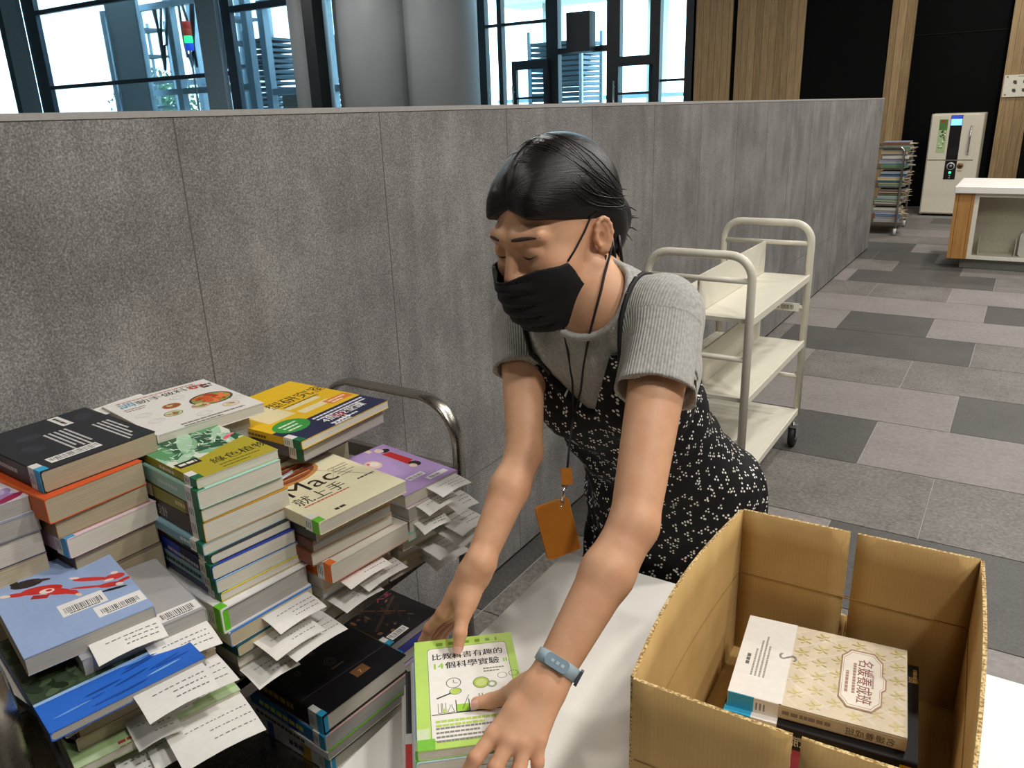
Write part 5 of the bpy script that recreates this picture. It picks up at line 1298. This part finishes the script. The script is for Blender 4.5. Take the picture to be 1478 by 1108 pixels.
base = q.ramp(no.outputs['Fac'], [(.35, S('#d29e7b')), (.65, S('#d8a885'))])
mx = q.n('ShaderNodeMix', data_type='RGBA'); q.l(a_.outputs['Fac'], mx.inputs['Factor']); q.l(base, mx.inputs[6]); mx.inputs[7].default_value = S('#d28a74')
q.l(mx.outputs[2], q.b.inputs['Base Color']); q.set(Roughness=.52); q.b.inputs['Subsurface Weight'].default_value = .12; q.b.inputs['Subsurface Radius'].default_value = (.012, .005, .003); q.b.inputs['Subsurface Scale'].default_value = .6; q.b.inputs['Specular IOR Level'].default_value = .35
n2 = q.n('ShaderNodeTexNoise'); n2.inputs['Scale'].default_value = 420; n2.inputs['Detail'].default_value = 2; q.l(tc.outputs['Object'], n2.inputs['Vector']); q.bump(n2.outputs['Fac'], .08, .0008)
skin = q.m
WOMAN = thing('person', 'woman in black mask, grey ribbed t-shirt and dotted black dress leaning over the table', 'person', (0, 0, 0))
V_, Q_ = polygonise(body_d, (-.93, .50, 0.0), (-.20, 1.66, 1.60), RES)
bl = np.zeros(len(V_))
def blob(c, r, k): 
    global bl
    bl = np.maximum(bl, k*np.clip(1-np.linalg.norm(V_-c, axis=1)/r, 0, 1))
for H in (H1, H2):
    for f in ('idx', 'mid', 'rin', 'lit', 'thb'):
        blob(H[f][3], .012, .9); blob(H[f][1], .016, .4); blob(H[f][0], .018, .35)
blob(hp(0, -.118, -.036), .022, .5); blob(hp(.048, -.075, -.035), .04, .35); blob(hp(-.048, -.075, -.035), .04, .35); blob(hp(.08, .012, -.01), .035, .22); blob(hp(0, -.095, -.068), .018, 1.0)
skin_mesh('body', V_, Q_, skin, WOMAN, {'blush': bl})

# t-shirt ------------------------------------------------------------------
def wrinkle(p, a, f, d_): return a*np.sin(f*(p@np.asarray(d_, float)))
def cuff(p, S_, E_, frac, flare, r):
    """sleeve: a widening sheath along the upper arm, cut square at the cuff"""
    e = S_+(E_-S_)*frac; ax = (E_-S_)/np.linalg.norm(E_-S_)
    d = sd_cone(p, S_, e+ax*.03, r, r+flare)
    d = np.maximum(d, (p-e)@ax)
    hollow = np.maximum(sd_cone(p, S_, e+ax*.05, r-.006, r+flare-.006), -((p-e+ax*.03)@ax))
    return np.maximum(d, -hollow)
def shirt_core(p):
    d = torso_d(p, .007)
    d = smin(d, cuff(p, S2, E2, .40, .006, .056), .03); d = smin(d, cuff(p, S1, E1, .40, .004, .048), .03)
    return d
def shirt_d(p):
    q_ = (p-TO)@TM
    d = shirt_core(p)
    d = d+.0022*np.sin(60*q_[:, 2]+18*q_[:, 0])*np.clip((q_[:, 2]-.12)*4, 0, 1)*np.clip(1.2-np.abs(q_[:, 1])*0, 0, 1)*.6+.0016*np.sin(95*q_[:, 0]+40*q_[:, 2])
    neck = sd_ell((p-NECK)@TM, (0, .012, .015), (.074, .070, .050))       # neckline scooped out
    d = smax(d, -neck, .004)
    d = np.maximum(d, -(q_[:, 2]-.12))
    return d
q = N('ribbed_grey_jersey'); at_ = q.n('ShaderNodeAttribute', attribute_name='cloth'); sep = q.n('ShaderNodeSeparateXYZ'); q.l(at_.outputs['Vector'], sep.inputs[0])
tc = q.n('ShaderNodeTexCoord'); no = q.n('ShaderNodeTexNoise'); no.inputs['Scale'].default_value = 180; no.inputs['Detail'].default_value = 4; q.l(tc.outputs['Object'], no.inputs['Vector'])
q.l(q.ramp(no.outputs['Fac'], [(.3, S('#9b9a95')), (.7, S('#b8b7b1'))]), q.b.inputs['Base Color']); q.set(Roughness=.9); q.b.inputs['Sheen Weight'].default_value = .2; q.b.inputs['Specular IOR Level'].default_value = .2
rib = q.math('SINE', q.math('MULTIPLY', sep.outputs['X'], 1500.0)); q.bump(q.math('ADD', q.math('MULTIPLY', rib, .5), q.math('MULTIPLY', no.outputs['Fac'], .5)), .55, .0013)
jersey = q.m
lo_, hi_ = (-.93, .95, .80), (-.22, 1.62, 1.46)
V_, Q_ = polygonise(shirt_d, lo_, hi_, .0032)
# rib direction: around the arm on sleeves, across on the trunk
uvx = (V_-TO)@TM
cl = np.stack([uvx[:, 0]+.0*uvx[:, 1], uvx[:, 2], uvx[:, 1]], 1)
for (S_, E_) in ((S1, E1), (S2, E2)):
    ax = (E_-S_)/np.linalg.norm(E_-S_); h_ = (V_-S_)@ax; rad_ = np.linalg.norm(V_-S_-h_[:, None]*ax, axis=1)
    m = (h_ > .02) & (rad_ < .085)
    u0 = np.cross(ax, UP); u0 /= np.linalg.norm(u0); w0 = np.cross(ax, u0)
    an = np.arctan2((V_-S_)@w0, (V_-S_)@u0)*.055
    cl[m, 0] = an[m]
skin_mesh('t_shirt', V_, Q_, jersey, WOMAN, uv=cl)
for k, (S_, E_, fr_, r_) in enumerate(((S2, E2, .36, .0665), (S1, E1, .34, .0605))):      # stitched cuffs
    pass
# neckband
nb_ = MB(); ring_ = []
def to_surf(p, fn, it=12):
    p = np.array(p, float).reshape(1, 3)
    for _ in range(it):
        d0 = fn(p); G = np.stack([(fn(p+np.eye(3)[i]*.001)-fn(p-np.eye(3)[i]*.001))/.002 for i in range(3)], 1); p = p-(d0/((G*G).sum(1)+1e-6))[:, None]*G*.8
    return p[0]
for k in range(40):
    g = 2*pi*k/40; c = NECK+TM@np.array([.075*cos(g), .012+.071*sin(g), 0])
    # slide along the neckline scoop to where it meets the shirt
    best = None
    for ph in np.linspace(-1.2, 1.3, 40):
        pt = NECK+TM@np.array([.0745*cos(g)*cos(ph), .012+.0705*sin(g)*cos(ph), .015+.0505*sin(ph)])
        dd = abs(shirt_core(pt.reshape(1, 3))[0])
        if best is None or dd < best[0]: best = (dd, pt)
    ring_.append(best[1])
ring_ = np.array(ring_)
for _ in range(3): ring_ = (ring_+np.roll(ring_, 1, 0)+np.roll(ring_, -1, 0))/3
nb_.tube(ring_, .0062, jersey, 8, closed=True); nb_.build('neckband', WOMAN)

# dress -----------------------------------------------------------------------
def dress_edge(q_):
    """height of the camisole's upper edge in the torso frame"""
    x = q_[:, 0]-ms[0]; front = np.clip((q_[:, 1]-.02)/.05, 0, 1)
    strap = np.abs(np.abs(x)-.080)
    fr_ = HT-.105+np.clip(.065-strap*.9, 0, .065)*1.7
    bk = HT-.205-.02*np.clip((-q_[:, 1])/.1, 0, 1)
    return front*fr_+(1-front)*bk
def skirt_d(p):
    hip = PEL
    zc = p[:, 2]; t = np.clip((hip[2]+.08-zc)/.62, 0, 1)
    ax_ = hip+np.array([0.0, .02, 0])
    x = (p[:, 0]-ax_[0]); y = (p[:, 1]-ax_[1]); an = np.arctan2(y, x)
    fold = .010*np.sin(11*an+1.3)+.007*np.sin(19*an+.4)+.005*np.sin(31*an)
    rx = .160+.075*t+fold*(.25+t*1.6); ry = .128+.085*t+fold*(.25+t*1.6)
    ry = np.where(y < 0, np.minimum(ry, .135+.0*t), ry)
    d = (np.sqrt((x/rx)**2+(y/ry)**2)-1)*np.minimum(rx, ry)
    d = smax(d, zc-(hip[2]+.05), .03)
    return np.maximum(d, .30-zc)
def dress_d(p):
    q_ = (p-TO)@TM
    d = torso_d(p, .0155)
    d = smin(d, skirt_d(p), .06)
    w = np.clip((HT*.75-q_[:, 2])/.1, 0, 1)
    d = d+w*(.0035*np.sin(34*q_[:, 0]+9*q_[:, 2])+.0028*np.sin(55*q_[:, 2]+28*q_[:, 0]+1)+.0020*np.sin(80*q_[:, 2]-50*q_[:, 0]))*(1-np.clip((.12-q_[:, 2])*5, 0, .6))
    d = smax(d, q_[:, 2]-dress_edge(q_), .003)
    return np.maximum(d, -(cuff(p, S2, E2, .42, .006, .0575)))
q = N('dotted_black_cotton'); at_ = q.n('ShaderNodeAttribute', attribute_name='cloth')
def dots(dx, dy, sc=40.0):
    ad = q.n('ShaderNodeVectorMath', operation='ADD'); q.l(at_.outputs['Vector'], ad.inputs[0]); ad.inputs[1].default_value = (dx, dy, 0)
    vo = q.n('ShaderNodeTexVoronoi', voronoi_dimensions='2D'); vo.inputs['Scale'].default_value = sc; vo.inputs['Randomness'].default_value = .85; q.l(ad.outputs[0], vo.inputs['Vector'])
    return q.math('LESS_THAN', vo.outputs['Distance'], .0021*sc)
dd = q.math('MAXIMUM', q.math('MAXIMUM', dots(0, 0), dots(.0068, .0012)), dots(.0026, .0064))
d2 = dots(.0131, -.0105, 31.0)
dd = q.math('MAXIMUM', dd, d2)
mx = q.n('ShaderNodeMix', data_type='RGBA'); q.l(dd, mx.inputs['Factor']); mx.inputs[6].default_value = S('#141315'); mx.inputs[7].default_value = S('#e8e6e0'); q.l(mx.outputs[2], q.b.inputs['Base Color'])
q.set(Roughness=.75); q.b.inputs['Specular IOR Level'].default_value = .25
tc = q.n('ShaderNodeTexCoord'); no = q.n('ShaderNodeTexNoise'); no.inputs['Scale'].default_value = 22; no.inputs['Detail'].default_value = 4; q.l(tc.outputs['Object'], no.inputs['Vector']); q.bump(no.outputs['Fac'], .4, .006)
dotted = q.m
V_, Q_ = polygonise(dress_d, (-.85, 1.0, .27), (-.17, 1.72, 1.34), .0036)
qv = (V_-TO)@TM; an = np.arctan2(qv[:, 0]-ms[0]*.4, qv[:, 1])
cl = np.stack([an*.16, np.where(V_[:, 2] < .9, V_[:, 2]-.9, qv[:, 2]), np.zeros(len(V_))], 1)
cl[:, 1] = qv[:, 2]
skin_mesh('dress', V_, Q_, dotted, WOMAN, uv=cl)
for k, s in enumerate((-1, 1)):                    # shoulder straps lying on the shirt
    pts = []
    for (x, y, z) in ((s*.080, .12, HT-.03), (s*.082, .11, HT+.0), (s*.098, .085, HT*1.02), (s*.108, .055, HT*1.06), (s*.112, .0, HT*1.10), (s*.108, -.05, HT*1.04), (s*.098, -.10, HT*.90), (s*.088, -.11, HT*.70), (s*.08, -.11, HT*.52)):
        pts.append(to_surf(tp(ms[0]+(x*.72 if s < 0 else x), y, z), lambda p: shirt_core(p)-.001))
    pts = np.array(pts); fine = []
    for i in range(len(pts)-1):
        for t_ in np.linspace(0, 1, 5)[:-1]: fine.append(to_surf(pts[i]*(1-t_)+pts[i+1]*t_, lambda p: shirt_core(p)-.001, 5))
    fine.append(pts[-1])
    b = MB(); b.tube(fine, .0042, mat('#151416', .7), 8)
    for i in range(1, len(fine)-1, 2): b.lathe([(.0008, -.0046), (.0014, -.0044), (.0014, .0044), (.0008, .0046)], fine[i], 2, mat('#dedcd6', .7), 6)
    b.build('strap', WOMAN)

# face details ------------------------------------------------------------------
brow = mat('#4a382f', .85); lash = mat('#1a1412', .6)
facef = lambda p: face_d(loc(p))*HS
def on_face(x, z, off=0.0):
    p = np.array([[x, -.16, z]])
    for _ in range(40): p[0, 1] += max(face_d(p)[0], .00005)*.9
    return HC+HM@((p[0]+np.array([0, -off, 0]))*HS)
for s in (-1, 1):
    b = MB(); n_ = 9; P_ = [on_face(s*(.013+.040*t_), .0205+.0020*sin(pi*t_*.7)-.0035*t_, -.0006) for t_ in np.linspace(0, 1, n_)]
    b.tube(P_, [.0016+.0022*sin(pi*min(1, .25+.72*t_)) for t_ in np.linspace(0, 1, n_)], brow, 8); b.build('eyebrow', WOMAN)
    b = MB(); P_ = [on_face(s*(.016+.027*t_), -.0065-.0035*sin(pi*t_)+.002*t_, .0002) for t_ in np.linspace(0, 1, 11)]
    b.tube(P_, [.0008+.0014*sin(pi*min(1, .1+.9*t_)) for t_ in np.linspace(0, 1, 11)], lash, 6)
    for t_ in np.linspace(.12, 1, 12):
        p0 = on_face(s*(.016+.027*t_), -.0065-.0035*sin(pi*t_)+.002*t_, .0004); d_ = HM@np.array([s*(.001*t_), -.0022, -.0020]); b.tube([p0, p0+d_*.6, p0+d_], [.0004, .0003, .0001], lash, 4)
    b.build('eyelashes', WOMAN)
    b = MB(); P_ = [on_face(s*(.016+.029*t_), .0045+.0035*sin(pi*t_)-.001*t_, -.0006) for t_ in np.linspace(0, 1, 9)]
    b.tube(P_, .0008, mat('#8a5a44', .7), 6); b.build('eyelid_crease', WOMAN)

# mask --------------------------------------------------------------------------
def mask_hull(q_):
    d = smin(face_d(q_, False), sd_ell(q_, (0, -.072, -.062), (.044, .048, .056)), .03)
    d = smin(d, sd_cone(q_, (0, -.098, -.010), (0, -.112, -.036), .010, .012), .02)
    return d
def mask_d(p):
    q_ = loc(p); d = np.abs(mask_hull(q_)-.0045)-.0018
    x = np.abs(q_[:, 0]); top = -.018-.085*np.clip(x, 0, .08)-.0*x; top = np.where(x < .02, -.020+.0, top+.0015)
    d = d+.0012*np.sin(q_[:, 2]*330+x*14)*np.clip((.052-x)*60, 0, 1)
    d = np.maximum(d, q_[:, 2]-(-.0300+.20*np.clip(x-.010, 0, .05)-.25*np.clip(x-.045, 0, 1)))
    d = np.maximum(d, (-.128-.10*x)-q_[:, 2])
    d = np.maximum(d, q_[:, 1]-(-.036-.55*(q_[:, 2]+.07)))
    return d
q = N('black_pleated_mask'); q.set(Base_Color=S('#19191b'), Roughness=.75); q.b.inputs['Specular IOR Level'].default_value = .3
tc = q.n('ShaderNodeTexCoord'); no = q.n('ShaderNodeTexNoise'); no.inputs['Scale'].default_value = 300; q.l(tc.outputs['Object'], no.inputs['Vector']); q.bump(no.outputs['Fac'], .2, .001)
maskm = q.m
c8 = np.array([hp(x, y, z) for x in (-.085, .085) for y in (-.16, .02) for z in (-.16, .0)])
V_, Q_ = polygonise(mask_d, c8.min(0), c8.max(0), .0016)
MK = skin_mesh('face_mask', V_, Q_, maskm, WOMAN)
hull = lambda p: np.minimum(mask_hull(loc(p)), face_d(loc(p)))*HS
for s in (-1, 1):
    b = MB()
    up_ = [to_surf(hp(s*x, y, z), lambda p: hull(p)-.002, 8) for (x, y, z) in ((.052, -.056, -.028), (.062, -.038, -.016), (.070, -.016, .002), (.075, -.002, .016), (.079, .012, .022))]
    b.tube(up_, .0016, maskm, 6)
    dn_ = [to_surf(hp(s*x, y, z), lambda p: hull(p)-.002, 8) for (x, y, z) in ((.052, -.024, -.092), (.060, -.014, -.076), (.068, -.002, -.058), (.074, .012, -.045))]
    b.tube(dn_, .0016, maskm, 6); b.build('ear_loop', WOMAN)

# hair ---------------------------------------------------------------------------
def scalp(q_, g=0.0):
    d = sd_ell(q_, (0, .016, .038), (.082+g, .103+g, .094+g))
    d = smin(d, sd_ell(q_, (0, .055, -.03), (.064+g, .055+g, .055+g)), .04)
    return d
def hair_keep(q_):
    x = np.abs(q_[:, 0])
    # distance above the hairline running from the forehead parting to the ear top
    f = (q_[:, 1]+.100)*.40+(q_[:, 2]-.066+.36*np.minimum(x, .040)-.10*np.clip(x-.04, 0, 1))*.92
    back = (q_[:, 1]-.012)*.9+(q_[:, 2]+.02)*.25
    return np.maximum(f, back)
def hair_d(p):
    q_ = loc(p)
    d = scalp(q_)
    x = q_[:, 0]
    d = d-.017*np.exp(-((np.abs(x)-.046)/.028)**2)*np.clip((-q_[:, 1]+.01)*12, 0, 1)*np.clip((.12-q_[:, 2])*14, 0, 1)
    kp = hair_keep(q_); d = d+.0085*(1-np.clip((kp+.004)/.062, 0, 1))**2*np.clip(1.25-np.clip(-q_[:, 1]-.02, 0, 1)*9, .35, 1)
    d = smax(d, -kp, .004)
    d = np.maximum(d, -.075-q_[:, 2])
    part = sd_cone(q_, (.002, -.100, .080), (.0, .01, .140), .0022, .0022); d = smax(d, -part, .008)
    b = sd_ell(q_, (0, .108, -.022), (.040, .032, .042)); d = smin(d, b, .018)
    ang = np.arctan2(q_[:, 2]-.02, np.abs(x)+.001)
    d = d+0*ang
    return d*HS
q = N('dark_hair'); tc = q.n('ShaderNodeAttribute', attribute_name='cloth'); mp = q.n('ShaderNodeMapping'); mp.inputs['Scale'].default_value = (22, 5, 1); no = q.n('ShaderNodeTexNoise'); no.inputs['Scale'].default_value = 1.6; no.inputs['Detail'].default_value = 7; no.inputs['Roughness'].default_value = .7
q.l(tc.outputs['Vector'], mp.inputs[0]); q.l(mp.outputs[0], no.inputs['Vector'])
q.l(q.ramp(no.outputs['Fac'], [(.3, S('#090707')), (.7, S('#191312'))]), q.b.inputs['Base Color']); q.set(Roughness=.33); q.b.inputs['Specular IOR Level'].default_value = .34; q.bump(no.outputs['Fac'], .42, .0022)
hairm = q.m
c8 = np.array([hp(x, y, z) for x in (-.115, .115) for y in (-.125, .16) for z in (-.11, .16)])
V_, Q_ = polygonise(hair_d, c8.min(0), c8.max(0), .0022)
hq = loc(V_); hB = np.array([0, .108, -.02]); hF = np.array([0, -.10, .085]); ha = (hF-hB)/np.linalg.norm(hF-hB)
hx = np.abs(hq[:, 0]); hv = np.array([0, -ha[2], ha[1]]); hv = hv if hv[2] > 0 else -hv
HAIR = skin_mesh('hair', V_, Q_, hairm, WOMAN, uv=np.stack([np.arctan2(hx, (hq-hB)@hv)+np.where(hq[:, 0] > 0, 7.0, 0), (hq-hB)@ha, np.zeros(len(hq))], 1))
# locks combed from the parting back over the ears to the low bun
b = MB(); rr = random.Random(9)
def sc_pt(x, y, z, off):
    p = np.array([[x, y, z]], float)
    for _ in range(10):
        d0 = scalp(p); G = np.stack([(scalp(p+np.eye(3)[i]*.001)-scalp(p-np.eye(3)[i]*.001))/.002 for i in range(3)], 1); p = p-((d0-off)/((G*G).sum(1)+1e-6))[:, None]*G*.9
    return p[0]
for s in (-1, 1):
    for k in range(26):
        t0 = .35+.65*rr.random(); y0 = -.098+.13*t0; z0 = .075+.05*t0
        start = np.array([s*.004, y0, z0+.03]); low = rr.random()
        mid = np.array([s*(.085), -.045+.08*t0+.02*low, .062-.058*(1-t0)*.9+.055*t0*low])
        mid2 = np.array([s*.085, .045+.02*t0, .005+.06*t0*low])
        end = np.array([s*rr.uniform(.0, .02), .112, -.02+rr.uniform(-.02, .02)])
        ctrl = [start, (start+mid)/2+np.array([s*.02, -.006, .012]), mid, mid2, (mid2+end)/2+np.array([s*.012, .01, 0]), end]
        pts = []
        for i in range(len(ctrl)-1):
            for u in np.linspace(0, 1, 5)[:-1]: pts.append(ctrl[i]*(1-u)+ctrl[i+1]*u)
        pts.append(ctrl[-1]); pts = np.array(pts)
        for _ in range(3): pts[1:-1] = (pts[:-2]+pts[1:-1]*2+pts[2:])/4
        off = rr.uniform(-.0003, .0006)
        P_ = [hp(*sc_pt(*p, off)) if i < len(pts)-2 else hp(*p) for i, p in enumerate(pts)]
        r0 = rr.uniform(.0004, .0008); n_ = len(P_)
        b.tube(P_, [r0*(.35+.9*sin(pi*min(1, .1+.85*i/(n_-1)))) for i in range(n_)], hairm, 5, flat=(1.7, .6))
for k in range(46):    # short ends escaping from the bun
    g = rr.uniform(0, 6.28); d_ = np.array([rr.uniform(-.6, .6), rr.uniform(.3, 1), rr.uniform(-.9, .7)]); d_ /= np.linalg.norm(d_); c = np.array([rr.uniform(-.025, .025), .118, -.02+rr.uniform(-.03, .03)])
    b.tube([hp(*c), hp(*(c+d_*.014)), hp(*(c+d_*.014+np.array([0, .004, -.010])+d_*.010))], [.0022, .0016, .0004], hairm, 5)
for k in range(18):    # loose tail behind the ear down the neck
    s = 1; x = .058+rr.uniform(-.012, .012); y = .045+rr.uniform(-.02, .02)
    b.tube([hp(x, y, -.03), hp(x-.002, y-.004, -.075), hp(x-.008+rr.uniform(-.004, .004), y-.012, -.115), hp(x-.012, y-.02+rr.uniform(-.006, .006), -.15-rr.uniform(0, .03))], [.003, .0028, .002, .0005], hairm, 5)
b.build('hair_locks', HAIR)

# wristband ------------------------------------------------------------------------
ax = (W2-E2)/np.linalg.norm(W2-E2); bc = A(801, 957, 1.012)
bc = E2+ax*((bc-E2)@ax)
u0 = np.cross(ax, [0, 0, 1]); u0 /= np.linalg.norm(u0); w0 = np.cross(ax, u0)
band = mat('#9fb4be', .5, 0, .04, 60); ring_o = []
bodyonly = lambda p: smin(arm_d(p, S2, E2, W2, .95), hand_d(p, H2), .012)
for k in range(36):
    g = 2*pi*k/36; d_ = u0*cos(g)+w0*sin(g); r_ = .02
    for _ in range(30):
        r_ += -bodyonly((bc+d_*r_).reshape(1, 3))[0]*.7
    ring_o.append((d_, r_))
b = MB(); v = []
for (d_, r_) in ring_o:
    for (h_, o_) in ((-.0085, .0006), (-.0078, .0030), (.0078, .0030), (.0085, .0006)): v.append(bc+d_*(r_+o_)+ax*h_)
f = []
for k in range(36):
    j = (k+1) % 36
    for i in range(3): f.append((k*4+i, k*4+i+1, j*4+i+1, j*4+i))
b.add(v, f, band, True); WB = b.build('wristband', WOMAN)
kk = max(range(36), key=lambda k: ring_o[k][0]@(-_F)+.35*ring_o[k][0]@(-_R)); d_, r_ = ring_o[kk]; tdir = np.cross(ax, d_)
M_ = Matrix((( *tdir, 0), (*ax, 0), (*d_, 0), (0, 0, 0, 1))).transposed(); M_.translation = Vector(bc+d_*(r_+.002))
b = MB(); b.rbox((-.016, -.008, 0), (.016, .008, .0042), .006, mat('#7f95a2', .3), M=M_); 
for k in range(3): b.box((-.010+k*.007, -.002, .0042), (-.006+k*.007, .002, .0046), mat('#a9bec9', .4), M=M_)
b.build('tracker', WB)
kb = max(range(36), key=lambda k: ring_o[k][0]@_R-.3*(ring_o[k][0]@_D)); d_, r_ = ring_o[kb]; tdir = np.cross(ax, d_)
M_ = Matrix((( *tdir, 0), (*ax, 0), (*d_, 0), (0, 0, 0, 1))).transposed(); M_.translation = Vector(bc+d_*(r_+.003))
b = MB(); b.rbox((-.007, -.011, 0), (.007, .011, .004), .003, mat('#2c3338', .35), M=M_); b.build('buckle', WB)
# nails
nailm = mat('#d8a898', .3, 0, .03, 80)
for H in (H1, H2):
    for f_ in ('idx', 'mid', 'rin', 'lit', 'thb'):
        j = H[f_]; d_ = j[3]-j[2]; d_ /= np.linalg.norm(d_)
        back = -_F if f_ == 'thb' else (H['idx'][0]-H['lit'][0]); 
        if f_ != 'thb': back = np.cross(d_, back/np.linalg.norm(back)); back = back if back@np.array([0, -.4, .6]) > 0 else -back
        back = back-d_*(back@d_); back /= np.linalg.norm(back); sd = np.cross(d_, back)
        rt = .0078 if f_ == 'thb' else .0066
        b = MB(); v = []; n_ = 6
        for i in range(n_+1):
            for k in range(-3, 4):
                a_ = k/3*.85; t_ = -.003+.0105*i/n_; w_ = 1-.35*max(0, (i/n_-.7)/.3)**2
                v.append(j[3]+d_*t_+(back*cos(a_*w_)+sd*sin(a_*w_))*(rt*1.07-.0008*abs(i/n_-.4)))
        fc = [(i*7+k, i*7+k+1, (i+1)*7+k+1, (i+1)*7+k) for i in range(n_) for k in range(6)]
        b.add(v, fc, nailm, True); b.build('fingernail', WOMAN)

# badge on its cord -----------------------------------------------------------------
BD = thing('lanyard_badge', 'tan leather badge holder hanging on a black neck cord from the woman', 'badge', tuple(A(819, 690, 1.22)))
o0 = np.array(BD.location)
cordm = mat('#121214', .7); tan = mat('#b8741f', .5, 0, .06, 60, .1)
def cloth_pt(px, py, off=.009):
    v = (_R*(px-739)/FPX+_D*(py-554)/FPX+_F); t_ = .95; p = np.array([0, 0, EYE])
    fn = lambda q_: np.minimum(np.minimum(shirt_core(q_), dress_d(q_)), body_d(q_))
    for _ in range(80):
        d0 = fn((p+v*t_).reshape(1, 3))[0]-off
        t_ += max(d0, .0002)*.8
        if t_ > 1.7: return None
    return p+v*t_
for pl in (((862, 440), (850, 485), (842, 530), (838, 565), (828, 600)), ((812, 468), (820, 510), (826, 550), (828, 600))):
    pts = [cloth_pt(*p) for p in pl]; pts = [p for p in pts if p is not None]
    pts.append(A(822, 640, 1.245)); pts.append(A(819, 676, 1.222))
    if pl[0][0] == 862: pts = [p for p in (cloth_pt(884, 352), cloth_pt(879, 372), cloth_pt(873, 395), cloth_pt(868, 418)) if p is not None]+pts
    b = MB(); b.tube([p-o0 for p in pts], .0018, cordm, 6); b.build('cord', BD)
def frame_at(px, py, depth, roll, yaw, tilt=.0):
    """upright plate axes near the view plane"""
    r_ = _R*cos(yaw)+_F*sin(yaw); u_ = -_D; u2 = u_*cos(roll)+r_*sin(roll); r2 = r_*cos(roll)-u_*sin(roll); n_ = np.cross(r2, u2)
    M_ = Matrix(((*r2, 0), (*u2, 0), (*n_, 0), (0, 0, 0, 1))).transposed(); M_.translation = Vector(A(px, py, depth)-o0); return M_
b = MB(); b.rbox((-.0085, -.013, -.002), (.0085, .013, .002), .002, tan, M=frame_at(818, 687, 1.222, radians(-4), .2)); b.build('leather_tab', BD)
M_ = frame_at(813, 712, 1.222, radians(12), .2)
b = MB(); b.cyl(tuple(M_ @ Vector((0, .014, 0))), tuple(M_ @ Vector((0, -.012, 0))), .0028, chrome, 8)
b.tube([M_ @ Vector((.004*sin(t_), -.014+.006*cos(t_), 0)) for t_ in np.linspace(0, 2*pi, 14)], .0011, chrome, 6); b.tube([M_ @ Vector((.0045*sin(t_), .010+.004*cos(t_), 0)) for t_ in np.linspace(0, 2*pi, 14)], .0012, chrome, 6); b.build('clasp', BD)
b = MB(); b.rbox((-.0285, -.043, -.0025), (.0285, .043, .0025), .006, tan, M=frame_at(805, 762, 1.222, radians(-15), .35)); 
b.rbox((-.0265, -.041, .0025), (.0265, .041, .0028), .005, mat('#ae6b1a', .5, 0, .06, 60), M=frame_at(805, 762, 1.222, radians(-15), .35)); b.build('card_holder', BD, bevel=.0008)
bpy.data.objects.remove(_to); bpy.data.curves.remove(_tc)
